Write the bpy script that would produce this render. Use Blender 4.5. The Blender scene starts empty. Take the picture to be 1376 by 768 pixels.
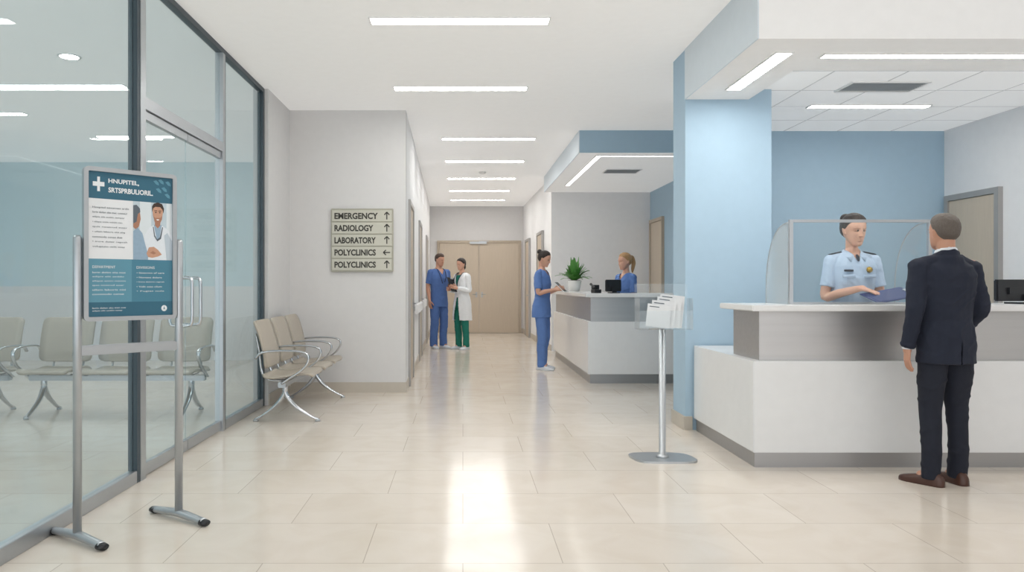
import bpy, bmesh, math, random
from mathutils import Vector, Matrix, noise
random.seed(5)
C = bpy.context
COL = C.scene.collection
V = Vector
H0 = 1.28

# ------------------------------------------------------------------ materials
def lin(c):
    out = []
    for v in c:
        v = v / 255.0
        out.append(v / 12.92 if v <= 0.04045 else ((v + 0.055) / 1.055) ** 2.4)
    return out

def mat(name, rgb, rough=0.5, metal=0.0, nscale=12, namt=0.03, bump=0.0, bscale=80, coat=0.0,
        stretch=(1, 1, 1), spec=0.5, rvar=0.0, sss=0.0, glow=0.0):
    m = bpy.data.materials.new(name)
    m.use_nodes = True
    nt = m.node_tree
    b = nt.nodes['Principled BSDF']
    c = lin(rgb)
    tc = nt.nodes.new('ShaderNodeTexCoord')
    mp = nt.nodes.new('ShaderNodeMapping')
    mp.inputs['Scale'].default_value = stretch
    nt.links.new(tc.outputs['Object'], mp.inputs['Vector'])
    n = nt.nodes.new('ShaderNodeTexNoise')
    n.inputs['Scale'].default_value = nscale
    n.inputs['Detail'].default_value = 4
    nt.links.new(mp.outputs[0], n.inputs['Vector'])
    mx = nt.nodes.new('ShaderNodeMix')
    mx.data_type = 'RGBA'
    mx.inputs[6].default_value = [max(0, v * (1 - namt)) for v in c] + [1]
    mx.inputs[7].default_value = [min(1, v * (1 + namt)) for v in c] + [1]
    nt.links.new(n.outputs[0], mx.inputs[0])
    nt.links.new(mx.outputs[2], b.inputs['Base Color'])
    b.inputs['Roughness'].default_value = rough
    b.inputs['Metallic'].default_value = metal
    b.inputs['Specular IOR Level'].default_value = spec
    b.inputs['Coat Weight'].default_value = coat
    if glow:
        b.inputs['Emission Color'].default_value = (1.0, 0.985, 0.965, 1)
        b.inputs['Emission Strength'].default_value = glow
    if sss:
        b.inputs['Subsurface Weight'].default_value = sss
        b.inputs['Subsurface Scale'].default_value = 0.01
    if rvar:
        mr = nt.nodes.new('ShaderNodeMapRange')
        mr.inputs[3].default_value = max(0, rough - rvar)
        mr.inputs[4].default_value = rough + rvar
        nt.links.new(n.outputs[0], mr.inputs[0])
        nt.links.new(mr.outputs[0], b.inputs['Roughness'])
    if bump:
        n2 = nt.nodes.new('ShaderNodeTexNoise')
        n2.inputs['Scale'].default_value = bscale
        nt.links.new(mp.outputs[0], n2.inputs['Vector'])
        bp = nt.nodes.new('ShaderNodeBump')
        bp.inputs['Strength'].default_value = bump
        bp.inputs['Distance'].default_value = 0.01
        nt.links.new(n2.outputs[0], bp.inputs['Height'])
        nt.links.new(bp.outputs[0], b.inputs['Normal'])
    return m

def emis(name, rgb, strength):
    m = bpy.data.materials.new(name)
    m.use_nodes = True
    nt = m.node_tree
    b = nt.nodes['Principled BSDF']
    b.inputs['Base Color'].default_value = lin(rgb) + [1]
    b.inputs['Emission Color'].default_value = lin(rgb) + [1]
    b.inputs['Emission Strength'].default_value = strength
    return m

def glassmat(name, tint, haze=0.03, hazecol=(200, 225, 232), fmul=1.0):
    m = bpy.data.materials.new(name)
    m.use_nodes = True
    nt = m.node_tree
    nt.nodes.remove(nt.nodes['Principled BSDF'])
    out = nt.nodes['Material Output']
    tr = nt.nodes.new('ShaderNodeBsdfTransparent')
    tr.inputs[0].default_value = tint + (1,)
    df = nt.nodes.new('ShaderNodeBsdfDiffuse')
    df.inputs[0].default_value = lin(hazecol) + [1]
    gl = nt.nodes.new('ShaderNodeBsdfGlossy')
    gl.inputs['Roughness'].default_value = 0.01
    m1 = nt.nodes.new('ShaderNodeMixShader')
    m1.inputs[0].default_value = haze
    nt.links.new(tr.outputs[0], m1.inputs[1])
    nt.links.new(df.outputs[0], m1.inputs[2])
    # thin-sheet fresnel: same index from both faces of the sheet
    geo = nt.nodes.new('ShaderNodeNewGeometry')
    io = nt.nodes.new('ShaderNodeMapRange')
    io.inputs[3].default_value = 1.45
    io.inputs[4].default_value = 1 / 1.45
    nt.links.new(geo.outputs['Backfacing'], io.inputs[0])
    fr = nt.nodes.new('ShaderNodeFresnel')
    nt.links.new(io.outputs[0], fr.inputs[0])
    ml = nt.nodes.new('ShaderNodeMath')
    ml.operation = 'MULTIPLY'
    ml.inputs[1].default_value = fmul
    nt.links.new(fr.outputs[0], ml.inputs[0])
    m2 = nt.nodes.new('ShaderNodeMixShader')
    nt.links.new(ml.outputs[0], m2.inputs[0])
    nt.links.new(m1.outputs[0], m2.inputs[1])
    nt.links.new(gl.outputs[0], m2.inputs[2])
    nt.links.new(m2.outputs[0], out.inputs[0])
    return m

def brickcol(m, w, h, mortar, c1, c2, cm, offset, veins=False):
    nt = m.node_tree
    b = nt.nodes['Principled BSDF']
    tc = nt.nodes.new('ShaderNodeTexCoord')
    br = nt.nodes.new('ShaderNodeTexBrick')
    br.offset = offset
    br.inputs['Scale'].default_value = 1.0
    br.inputs['Brick Width'].default_value = w
    br.inputs['Row Height'].default_value = h
    br.inputs['Mortar Size'].default_value = mortar
    br.inputs['Mortar Smooth'].default_value = 0.2
    br.inputs['Color1'].default_value = lin(c1) + [1]
    br.inputs['Color2'].default_value = lin(c2) + [1]
    br.inputs['Mortar'].default_value = lin(cm) + [1]
    nt.links.new(tc.outputs['Object'], br.inputs['Vector'])
    if not veins:
        nt.links.new(br.outputs['Color'], b.inputs['Base Color'])
        return m
    n = nt.nodes.new('ShaderNodeTexNoise')
    n.inputs['Scale'].default_value = 3.0
    n.inputs['Detail'].default_value = 8
    n.inputs['Distortion'].default_value = 1.2
    nt.links.new(tc.outputs['Object'], n.inputs['Vector'])
    cr = nt.nodes.new('ShaderNodeValToRGB')
    cr.color_ramp.elements[0].position = 0.35
    cr.color_ramp.elements[0].color = (0.955, 0.94, 0.92, 1)
    cr.color_ramp.elements[1].position = 0.6
    cr.color_ramp.elements[1].color = (1, 1, 1, 1)
    nt.links.new(n.outputs[0], cr.inputs[0])
    mx = nt.nodes.new('ShaderNodeMix')
    mx.data_type = 'RGBA'
    mx.blend_type = 'MULTIPLY'
    mx.inputs[0].default_value = 1
    nt.links.new(br.outputs['Color'], mx.inputs[6])
    nt.links.new(cr.outputs[0], mx.inputs[7])
    nt.links.new(mx.outputs[2], b.inputs['Base Color'])
    return m

M = {}
M['floor'] = brickcol(mat('polished_stone_tiles', (226, 216, 204), rough=0.14, nscale=2.5, rvar=0.03),
                      0.92, 0.57, 0.0026, (223, 213, 201), (228, 219, 208), (192, 181, 168), 0.5, True)
M['tile'] = brickcol(mat('glowing_acoustic_tiles', (222, 223, 224), rough=0.9, glow=0.16), 0.6, 0.6, 0.009, (220, 222, 224), (226, 228, 229), (150, 154, 158), 0.0)  # tiles are no lamp; added glow brightens the dim reception area
M['white'] = mat('painted_white', (236, 236, 237), 0.7, bump=0.02)
M['grey'] = mat('painted_warm_grey', (218, 217, 217), 0.75, bump=0.02)
M['ceil'] = mat('glowing_ceiling_paint', (234, 234, 234), 0.85, glow=0.13)  # even glow added to the ceiling surface to light the room softly
M['soff'] = mat('glowing_soffit_paint', (234, 234, 234), 0.85, glow=0.06)  # weaker added glow, lifts the soffit faces without a lamp
M['blue'] = mat('painted_blue', (170, 196, 215), 0.7, bump=0.02)
M['blue2'] = mat('painted_mid_blue', (166, 192, 210), 0.7, bump=0.02)
M['paleblue'] = mat('painted_pale_blue', (216, 226, 234), 0.7)
M['aqua'] = mat('painted_aqua', (214, 232, 238), 0.8)
M['base'] = mat('stone_skirting', (196, 188, 176), 0.4)
M['steel'] = mat('brushed_steel', (194, 193, 193), 0.42, 1.0, 30, 0.08, bump=0.02, bscale=200, stretch=(0.03, 1, 1))
M['plinth'] = mat('steel_plinth', (168, 168, 169), 0.35, 0.8, 30, 0.05, stretch=(0.05, 1, 1))
M['alu'] = mat('satin_aluminium', (184, 188, 192), 0.36, 0.85, 30, 0.03)
M['chrome'] = mat('polished_chrome', (196, 199, 203), 0.2, 1.0, 20, 0.02)
M['darkframe'] = mat('dark_gasket', (64, 76, 84), 0.4, 0.3)
M['desk'] = mat('white_laminate', (234, 235, 236), 0.25, coat=0.2)
M['top'] = mat('solid_surface_white', (234, 234, 234), 0.2)
M['wood'] = mat('pale_wood', (200, 186, 168), 0.45, 0, 9, 0.07, stretch=(6, 6, 0.5))
M['wood2'] = mat('pale_wood_frame', (184, 170, 152), 0.45, 0, 9, 0.07, stretch=(6, 6, 0.5))
M['doorgrey'] = mat('door_frame_grey', (170, 168, 166), 0.4, 0.3)
M['dark'] = mat('black_plastic', (32, 34, 38), 0.35)
M['screen'] = mat('dark_screen', (18, 20, 26), 0.12)
M['beige'] = mat('taupe_vinyl', (182, 173, 160), 0.42, 0, 30, 0.05, bump=0.05, bscale=200)
M['signpanel'] = mat('champagne_metal', (170, 166, 152), 0.35, 0.5, 20, 0.03)
M['slat'] = mat('pale_champagne_slat', (196, 193, 180), 0.35, 0.3, 20, 0.03)
M['ink'] = mat('dark_lettering', (54, 52, 46), 0.5)
M['teal'] = mat('poster_teal', (48, 100, 122), 0.4, nscale=3, namt=0.05)
M['teal2'] = mat('poster_mid_teal', (92, 146, 166), 0.4)
M['teal3'] = mat('poster_deep_teal', (70, 126, 148), 0.4)
M['paper'] = mat('white_paper', (228, 230, 232), 0.6)
M['textgrey'] = mat('printed_grey_text', (90, 100, 110), 0.6)
M['pwhite'] = mat('printed_white', (232, 235, 237), 0.5)
M['photobg'] = mat('photo_background', (190, 204, 212), 0.5, nscale=8, namt=0.1)
M['photobg2'] = mat('photo_background_light', (216, 224, 228), 0.5, nscale=8, namt=0.05)
M['pskin'] = mat('printed_skin', (198, 152, 126), 0.5, nscale=60, namt=0.1)
M['pskin2'] = mat('printed_skin_shade', (170, 122, 98), 0.5)
M['phair'] = mat('printed_hair', (60, 44, 36), 0.5)
M['pshirt'] = mat('printed_shirt', (146, 170, 190), 0.5, nscale=60, namt=0.12)
M['pcoat'] = mat('printed_coat', (222, 228, 234), 0.5, nscale=60, namt=0.05)
M['pcoat2'] = mat('printed_coat_shade', (186, 198, 208), 0.5)
M['glass'] = glassmat('tinted_glass', (0.90, 0.952, 0.968), 0.06, (200, 222, 231), 0.4)
M['clear'] = glassmat('clear_screen_glass', (0.96, 0.98, 0.985), 0.03, (225, 232, 236), 0.6)
M['frost'] = glassmat('frosted_side_glass', (0.90, 0.93, 0.94), 0.3, (228, 234, 238), 0.6)
M['acrylic'] = glassmat('clear_acrylic', (0.965, 0.98, 0.985), 0.03, (235, 240, 242), 0.8)
M['light'] = emis('light_diffuser', (255, 253, 248), 20)
M['lightc'] = emis('cove_strip', (255, 253, 250), 2)
M['housing'] = mat('light_housing', (240, 240, 240), 0.5)
M['vent'] = mat('vent_metal', (160, 164, 168), 0.5)
M['leaf'] = mat('green_leaf', (84, 146, 66), 0.4, 0, 15, 0.3)
M['potw'] = mat('white_ceramic', (234, 234, 232), 0.2)
M['soil'] = mat('potting_soil', (60, 45, 35), 0.9)
M['skin'] = mat('skin_light', (212, 165, 142), 0.5, nscale=20, namt=0.04, sss=0.1)
M['skin2'] = mat('skin_tan', (194, 146, 122), 0.5, nscale=20, namt=0.05, sss=0.1)
M['lips'] = mat('lips', (172, 88, 82), 0.4)
M['eyew'] = mat('eye_white', (208, 204, 202), 0.2)
M['iris'] = mat('iris_dark', (40, 28, 22), 0.15)
M['hairblk'] = mat('hair_dark', (40, 30, 26), 0.42, 0, 40, 0.4, bump=0.6, bscale=90, stretch=(4, 4, 0.5))
M['hairgry'] = mat('hair_salt_brown', (98, 89, 82), 0.6, 0, 60, 0.45, bump=0.6, bscale=110, stretch=(4, 4, 0.6))
M['hairbrn'] = mat('hair_brown', (70, 51, 40), 0.5, 0, 40, 0.35, bump=0.5, bscale=90, stretch=(4, 4, 0.6))
M['hairbld'] = mat('hair_blonde', (174, 136, 92), 0.5, 0, 40, 0.3, bump=0.5, bscale=70, stretch=(4, 4, 0.6))
M['navy'] = mat('navy_wool', (26, 32, 49), 0.85, 0, 40, 0.1, bump=0.1, bscale=300)
M['navy2'] = mat('navy_wool_trousers', (23, 27, 41), 0.85, 0, 40, 0.1, bump=0.1, bscale=300)
M['shirtw'] = mat('white_cotton', (226, 229, 234), 0.8)
M['uniform'] = mat('pale_blue_uniform', (180, 198, 220), 0.8, 0, 30, 0.04)
M['scrub'] = mat('blue_scrubs', (92, 126, 186), 0.85, 0, 20, 0.07)
M['scrub2'] = mat('dusty_blue_scrubs', (80, 111, 169), 0.85, 0, 20, 0.07)
M['coat'] = mat('lab_coat_white', (232, 235, 238), 0.8, 0, 20, 0.02)
M['green'] = mat('green_scrubs', (26, 116, 101), 0.85, 0, 20, 0.07)
M['brownshoe'] = mat('brown_leather', (76, 47, 37), 0.35)
M['sole'] = mat('dark_sole', (35, 28, 26), 0.7)
M['whiteshoe'] = mat('white_sneaker', (218, 223, 230), 0.5)
M['gold'] = mat('gold_badge', (190, 154, 66), 0.3, 0.8)
M['navyplastic'] = mat('blue_clipboard', (22, 44, 100), 0.55)
M['navydark'] = mat('dark_tie', (28, 32, 48), 0.7)

# ------------------------------------------------------------------ helpers
def finish(obj, parent=None, loc=None, rotz=None, rot=None):
    COL.objects.link(obj)
    if parent is not None:
        obj.parent = parent
    if loc is not None:
        obj.location = loc
    if rotz is not None:
        obj.rotation_euler = (0, 0, rotz)
    if rot is not None:
        obj.rotation_euler = rot
    return obj

def mk(name, bm, mats, parent=None, loc=None, rotz=None, smooth=False, rot=None):
    if isinstance(bm, bmesh.types.BMesh):
        bmesh.ops.recalc_face_normals(bm, faces=bm.faces)
        me = bpy.data.meshes.new(name)
        bm.to_mesh(me)
        bm.free()
    else:
        me = bm
    if not isinstance(mats, (list, tuple)):
        mats = [mats]
    me.materials.clear()
    for m in mats:
        me.materials.append(M[m] if isinstance(m, str) else m)
    if smooth:
        for p in me.polygons:
            p.use_smooth = True
    o = bpy.data.objects.new(name, me)
    return finish(o, parent, loc, rotz, rot)

def tag(o, label, cat, group=None, kind=None):
    o['label'] = label
    o['category'] = cat
    if group:
        o['group'] = group
    if kind:
        o['kind'] = kind
    return o

def root(name, label, cat, loc=(0, 0, 0), rotz=0, group=None):
    o = bpy.data.objects.new(name, None)
    o.empty_display_size = 0.1
    COL.objects.link(o)
    o.location = loc
    o.rotation_euler = (0, 0, rotz)
    return tag(o, label, cat, group)

def bbox(bm, x0, x1, y0, y1, z0, z1, mi=0):
    vs = [bm.verts.new(p) for p in [(x0, y0, z0), (x1, y0, z0), (x1, y1, z0), (x0, y1, z0),
                                    (x0, y0, z1), (x1, y0, z1), (x1, y1, z1), (x0, y1, z1)]]
    for idx in [(0, 3, 2, 1), (4, 5, 6, 7), (0, 1, 5, 4), (1, 2, 6, 5), (2, 3, 7, 6), (3, 0, 4, 7)]:
        f = bm.faces.new([vs[i] for i in idx])
        f.material_index = mi
    return vs

def struct(o, label, cat):
    o['kind'] = 'structure'
    o['label'] = label
    o['category'] = cat
    return o

def sbox(name, x0, x1, y0, y1, z0, z1, m, label, cat, bev=0):
    bm = bmesh.new()
    bbox(bm, x0, x1, y0, y1, z0, z1)
    if bev:
        bmesh.ops.bevel(bm, geom=bm.edges[:], offset=bev, segments=2, affect='EDGES')
    return struct(mk(name, bm, m), label, cat)

def seg(bm, p0, p1, off0, off1, z0, z1):
    p0, p1 = V(p0), V(p1)
    d = (p1 - p0).normalized()
    n = V((-d.y, d.x))
    a, b = p0 + n * off0, p1 + n * off0
    c, e = p1 + n * off1, p0 + n * off1
    vs = [bm.verts.new((q.x, q.y, z)) for z in (z0, z1) for q in (a, b, c, e)]
    for idx in [(0, 3, 2, 1), (4, 5, 6, 7), (0, 1, 5, 4), (1, 2, 6, 5), (2, 3, 7, 6), (3, 0, 4, 7)]:
        bm.faces.new([vs[i] for i in idx])

def prism(bm, poly, z0, z1, mi=0):
    lo = [bm.verts.new((x, y, z0)) for x, y in poly]
    hi = [bm.verts.new((x, y, z1)) for x, y in poly]
    n = len(poly)
    f = bm.faces.new(lo[::-1]); f.material_index = mi
    f = bm.faces.new(hi); f.material_index = mi
    for i in range(n):
        f = bm.faces.new([lo[i], lo[(i + 1) % n], hi[(i + 1) % n], hi[i]])
        f.material_index = mi

def resample(pts, rad, sub):
    if sub <= 1 or len(pts) < 3:
        return pts, rad
    P = [V(p) for p in pts]
    R = [V((r, r)) if isinstance(r, (int, float)) else V(r) for r in rad]
    op, orr = [], []
    n = len(P)
    def cr(a, b, c, d, t):
        return 0.5 * ((2 * b) + (c - a) * t + (2 * a - 5 * b + 4 * c - d) * t * t + (3 * b - a - 3 * c + d) * t ** 3)
    for i in range(n - 1):
        a, b, c, d = P[max(i - 1, 0)], P[i], P[i + 1], P[min(i + 2, n - 1)]
        ra, rb = R[i], R[i + 1]
        for k in range(sub):
            t = k / sub
            op.append(cr(a, b, c, d, t))
            orr.append(rb * t + ra * (1 - t))
    op.append(P[-1]); orr.append(R[-1])
    return op, orr

def tube(bm, pts, rad, sub=4, segn=12, side=None, mi=0, closed_caps=True):
    pts, rad = resample(pts, rad, sub)
    pts = [V(p) for p in pts]
    n = len(pts)
    rings = []
    ref = V(side) if side is not None else None
    for i in range(n):
        t = (pts[min(i + 1, n - 1)] - pts[max(i - 1, 0)])
        if t.length < 1e-9:
            t = V((0, 0, 1))
        t.normalize()
        if ref is None:
            ref = t.orthogonal()
        s = ref - t * ref.dot(t)
        if s.length < 1e-6:
            s = t.orthogonal()
        s.normalize()
        if side is None:
            ref = s
        u = t.cross(s)
        r = rad[i]
        if isinstance(r, (int, float)):
            ra = rb = r
        else:
            ra, rb = r[0], r[1]
        ring = []
        for k in range(segn):
            a = 2 * math.pi * k / segn
            ring.append(bm.verts.new(pts[i] + s * (math.cos(a) * ra) + u * (math.sin(a) * rb)))
        rings.append(ring)
    for i in range(n - 1):
        for k in range(segn):
            f = bm.faces.new([rings[i][k], rings[i][(k + 1) % segn], rings[i + 1][(k + 1) % segn], rings[i + 1][k]])
            f.material_index = mi
            f.smooth = True
    if closed_caps:
        f = bm.faces.new(rings[0][::-1]); f.material_index = mi
        f = bm.faces.new(rings[-1]); f.material_index = mi

def stack(bm, rows, Mx, segn=32, sub=3):
    """closed loft of horizontal ellipses (z, rx, ry, yc) in a local frame"""
    pts, rad = resample([(0, r[3], r[0]) for r in rows], [(r[1], r[2]) for r in rows], sub)
    rings = []
    for p, r in zip(pts, rad):
        rings.append([bm.verts.new(Mx @ V((math.cos(2 * math.pi * k / segn) * r[0], p[1] + math.sin(2 * math.pi * k / segn) * r[1], p[2]))) for k in range(segn)])
    for i in range(len(rings) - 1):
        for k in range(segn):
            bm.faces.new([rings[i][k], rings[i][(k + 1) % segn], rings[i + 1][(k + 1) % segn], rings[i + 1][k]])
    bm.faces.new(rings[0][::-1]); bm.faces.new(rings[-1])

def blob(bm, c, r, Mx=None, mi=0, u=16, v=10):
    mm = Matrix.Translation(V(c)) @ Matrix.Diagonal((r[0], r[1], r[2], 1))
    if Mx is not None:
        mm = Mx @ mm
    before = set(bm.faces)
    bmesh.ops.create_uvsphere(bm, u_segments=u, v_segments=v, radius=1, matrix=mm)
    for f in bm.faces:
        if f not in before:
            f.material_index = mi
            f.smooth = True

def torus_tube(bm, c, ra, rb, r, segn=24, mi=0, Mx=None, tilt=0.0):
    rings = []
    for i in range(segn):
        a = 2 * math.pi * i / segn
        ctr = V((c[0] + ra * math.cos(a), c[1] + rb * math.sin(a), c[2] + tilt * math.sin(a)))
        d = V((math.cos(a), math.sin(a), 0))
        ring = []
        for k in range(8):
            b = 2 * math.pi * k / 8
            p = ctr + d * (math.cos(b) * r[0]) + V((0, 0, 1)) * (math.sin(b) * r[1])
            if Mx is not None:
                p = Mx @ p
            ring.append(bm.verts.new(p))
        rings.append(ring)
    for i in range(segn):
        j = (i + 1) % segn
        for k in range(8):
            f = bm.faces.new([rings[i][k], rings[i][(k + 1) % 8], rings[j][(k + 1) % 8], rings[j][k]])
            f.material_index = mi
            f.smooth = True

def remeshed(bm, voxel, smooth=2):
    bmesh.ops.recalc_face_normals(bm, faces=bm.faces)
    me = bpy.data.meshes.new('tmp')
    bm.to_mesh(me)
    bm.free()
    o = bpy.data.objects.new('tmp', me)
    COL.objects.link(o)
    md = o.modifiers.new('r', 'REMESH')
    md.mode = 'VOXEL'
    md.voxel_size = voxel
    md.use_smooth_shade = True
    sm = o.modifiers.new('s', 'SMOOTH')
    sm.factor = 0.5
    sm.iterations = smooth
    dg = C.evaluated_depsgraph_get()
    dg.update()
    res = bpy.data.meshes.new_from_object(o.evaluated_get(dg))
    bpy.data.objects.remove(o)
    bpy.data.meshes.remove(me)
    for p in res.polygons:
        p.use_smooth = True
    return res

def text_mesh(body, width=None, height=None, size=0.1, weight=0.0, align='LEFT', ext=0.0008):
    cu = bpy.data.curves.new('t', 'FONT')
    cu.body = body
    cu.size = size
    cu.extrude = ext
    cu.offset = weight
    cu.resolution_u = 3
    cu.align_x = align
    o = bpy.data.objects.new('t', cu)
    COL.objects.link(o)
    dg = C.evaluated_depsgraph_get()
    dg.update()
    me = bpy.data.meshes.new_from_object(o.evaluated_get(dg))
    bpy.data.objects.remove(o)
    xs = [v.co.x for v in me.vertices]; ys = [v.co.y for v in me.vertices]
    w = max(xs) - min(xs); h = max(ys) - min(ys)
    sx = width / w if width else 1
    sy = height / h if height else sx
    x0, y0 = min(xs), min(ys)
    if align == 'CENTER':
        x0 = (max(xs) + min(xs)) / 2
    for v in me.vertices:
        x, y, z = v.co
        v.co = ((x - x0) * sx, -z, (y - y0) * sy)
    return me

# ------------------------------------------------------------------ shell
Z = 3.35
sbox('floor', -8, 6.0, -3, 20.0, -0.1, 0, 'floor', 'glossy cream stone tile floor', 'floor')
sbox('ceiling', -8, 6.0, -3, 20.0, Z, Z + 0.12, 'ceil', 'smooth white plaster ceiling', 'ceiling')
sbox('wall_sign', -2.2, -0.68, 8.85, 9.0, 0, Z, 'grey', 'light grey wall with directory sign', 'wall')
sbox('wall_left', -2.22, -2.06, 7.88, 8.85, 0, Z, 'grey', 'light grey return wall beside the glazing', 'wall')
bm = bmesh.new(); seg(bm, (-0.68, 9.0), (-0.87, 19.7), 0, 0.14, 0, Z)
struct(mk('wall_corridor_left', bm, 'white'), 'light grey corridor wall', 'wall')
bm = bmesh.new(); seg(bm, (1.70, 14.3), (1.60, 19.7), -0.14, 0, 0, Z)
struct(mk('wall_corridor_right', bm, 'white'), 'white corridor wall', 'wall')
sbox('wall_corridor_end', -1.1, 2.0, 19.7, 19.85, 0, Z, 'grey', 'light grey wall at the corridor end', 'wall')
sbox('wall_nurse_back', 1.70, 3.6, 14.3, 14.45, 0, Z, 'white', 'white wall behind the second desk', 'wall')
sbox('wall_nurse_right', 3.6, 3.75, 8.5, 14.45, 0, Z, 'blue2', 'blue side wall of the second desk area', 'wall')
sbox('wall_reception_back', 2.42, 5.55, 8.35, 8.5, 0, Z, 'blue2', 'blue wall behind the reception desk', 'wall')
sbox('wall_reception_right', 5.4, 5.55, -3, 8.35, 0, Z, 'white', 'white side wall of the reception area', 'wall')
sbox('wall_column_return', 2.42, 2.56, 6.93, 8.35, 0, 3.0, 'blue2', 'blue return wall behind the column', 'wall')
sbox('wall_column', 1.96, 2.72, 6.56, 6.93, 0, Z, 'blue', 'pale blue painted square column', 'column')
sbox('baseboard_column', 1.945, 2.02, 6.545, 6.945, 0, 0.12, 'base', 'beige stone skirting on the column', 'baseboard')
sbox('baseboard_sign', -2.06, -0.67, 8.835, 8.85, 0, 0.12, 'base', 'beige stone skirting', 'baseboard')
sbox('baseboard_left', -2.06, -2.045, 7.88, 8.835, 0, 0.12, 'base', 'beige stone skirting', 'baseboard')
bm = bmesh.new(); seg(bm, (-0.68, 8.84), (-0.87, 19.7), -0.012, 0, 0, 0.12)
struct(mk('baseboard_corridor_left', bm, 'base'), 'beige stone skirting', 'baseboard')
bm = bmesh.new(); seg(bm, (1.70, 14.3), (1.60, 19.7), 0, 0.012, 0, 0.12)
struct(mk('baseboard_corridor_right', bm, 'base'), 'beige stone skirting', 'baseboard')
sbox('baseboard_end', -0.87, 1.6, 19.688, 19.7, 0, 0.12, 'base', 'beige stone skirting', 'baseboard')
sbox('wall_waiting_left', -8, -7.85, -3, 12.6, 0, Z, 'aqua', 'aqua blue wall of the waiting room', 'wall')
sbox('wall_waiting_back', -8, -2.06, 12.6, 12.75, 0, Z, 'aqua', 'aqua blue wall of the waiting room', 'wall')
sbox('wall_waiting_right', -2.2, -2.06, 9.0, 12.6, 0, Z, 'white', 'white wall of the waiting room', 'wall')
sbox('trim_1', -7.85, -2.2, 12.58, 12.6, 0, 1.25, 'white', 'white lower wall panel of the waiting room', 'wall panel')
sbox('trim_2', -7.85, -7.83, -3, 12.58, 0, 1.25, 'white', 'white lower wall panel of the waiting room', 'wall panel')
SZ = 2.91
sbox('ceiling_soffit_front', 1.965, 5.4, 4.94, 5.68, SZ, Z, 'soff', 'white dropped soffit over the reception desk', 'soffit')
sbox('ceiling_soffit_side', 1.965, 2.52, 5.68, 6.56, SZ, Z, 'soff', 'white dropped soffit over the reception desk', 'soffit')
sbox('trim_3', 1.955, 1.965, 4.94, 6.56, SZ, Z, 'paleblue', 'pale blue side face of the soffit', 'trim')
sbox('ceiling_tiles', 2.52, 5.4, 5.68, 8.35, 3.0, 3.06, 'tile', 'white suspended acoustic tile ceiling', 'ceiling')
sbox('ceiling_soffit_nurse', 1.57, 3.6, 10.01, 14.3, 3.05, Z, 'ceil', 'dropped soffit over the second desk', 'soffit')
sbox('trim_4', 1.56, 1.57, 10.0, 14.3, 3.05, Z, 'paleblue', 'pale blue side face of the soffit', 'trim')
sbox('trim_5', 1.57, 3.6, 10.0, 10.01, 3.05, Z, 'blue2', 'blue front face of the soffit', 'trim')

def wood_door(name, label, w, h, loc, rotz, leafs=1, frame='wood2', leaf='wood', closer=False):
    bm = bmesh.new()
    fw = 0.06
    bbox(bm, -w / 2, -w / 2 + fw, -0.03, 0.02, 0, h)
    bbox(bm, w / 2 - fw, w / 2, -0.03, 0.02, 0, h)
    bbox(bm, -w / 2 + fw, w / 2 - fw, -0.03, 0.02, h - fw, h)
    r = struct(mk(name, bm, frame, None, loc, rotz), label, 'door')
    iw = w - 2 * fw
    for i in range(leafs):
        a = -iw / 2 + i * iw / leafs + 0.004
        b = -iw / 2 + (i + 1) * iw / leafs - 0.004
        bm = bmesh.new()
        bbox(bm, a, b, -0.012, 0.018, 0.008, h - fw - 0.004)
        lf = mk('door_leaf', bm, leaf, r)
        bm = bmesh.new()
        hx = b - 0.07 if i == 0 else a + 0.07
        tube(bm, [(hx, -0.012, 1.02), (hx, -0.055, 1.02), (hx - 0.1 * (1 if i == 0 else -1), -0.055, 1.02)],
             [0.009] * 3, sub=1, segn=8)
        bbox(bm, hx - 0.022, hx + 0.022, -0.016, -0.012, 0.94, 1.08)
        mk('door_handle', bm, 'alu', lf)
    if closer:
        bm = bmesh.new()
        bbox(bm, -0.25, 0.2, -0.07, -0.03, h - 0.09, h - 0.03)
        bbox(bm, 0.0, 0.25, -0.055, -0.04, h - 0.03, h - 0.015)
        mk('door_closer', bm, 'alu', r)
    return r
wood_door('door_3', 'pale wood double door closing the corridor', 2.22, 2.44, (0.43, 19.68, 0), 0, 2, closer=True)
wood_door('door_4', 'pale wood door in grey metal frame', 0.84, 2.26, (5.38, 7.86, 0), -math.pi / 2, 1, frame='doorgrey')
wood_door('door_5', 'pale wood door beside the second desk', 0.9, 2.5, (3.58, 13.75, 0), -math.pi / 2, 1)
al = math.atan2(0.19, 10.7)
def lx(y): return -0.68 - 0.19 * (y - 9.0) / 10.7
def rx_(y): return 1.70 - 0.10 * (y - 14.3) / 5.4
for i, y in enumerate((9.85, 12.9, 16.6)):
    wood_door('door_%d' % (6 + i), 'pale wood door along the corridor', 1.0, 2.35, (lx(y) + 0.0, y, 0), math.pi / 2 + al, 1, frame='doorgrey')
for i, y in enumerate((15.9, 18.4)):
    wood_door('door_%d' % (9 + i), 'pale wood door along the corridor', 1.0, 2.4, (rx_(y) - 0.02, y, 0), -math.pi / 2 + al * 0.5, 1, frame='doorgrey')
for (ya, yb) in ((10.45, 12.3), (13.5, 14.5), (17.2, 19.5)):
    r = root('handrail', 'white corridor wall handrail between doors', 'handrail', (0, 0, 0), group='corridor handrails')
    bm = bmesh.new(); seg(bm, (lx(ya), ya), (lx(yb), yb), -0.075, -0.035, 0.86, 1.0)
    bmesh.ops.bevel(bm, geom=bm.edges[:], offset=0.008, segments=2, affect='EDGES')
    mk('rail', bm, 'white', r)
    for k in (0.15, 0.85):
        y = ya + (yb - ya) * k
        bm = bmesh.new(); bbox(bm, lx(y) - 0.005, lx(y) + 0.04, y - 0.03, y + 0.03, 0.9, 0.96)
        mk('bracket', bm, 'alu', r)

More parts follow.
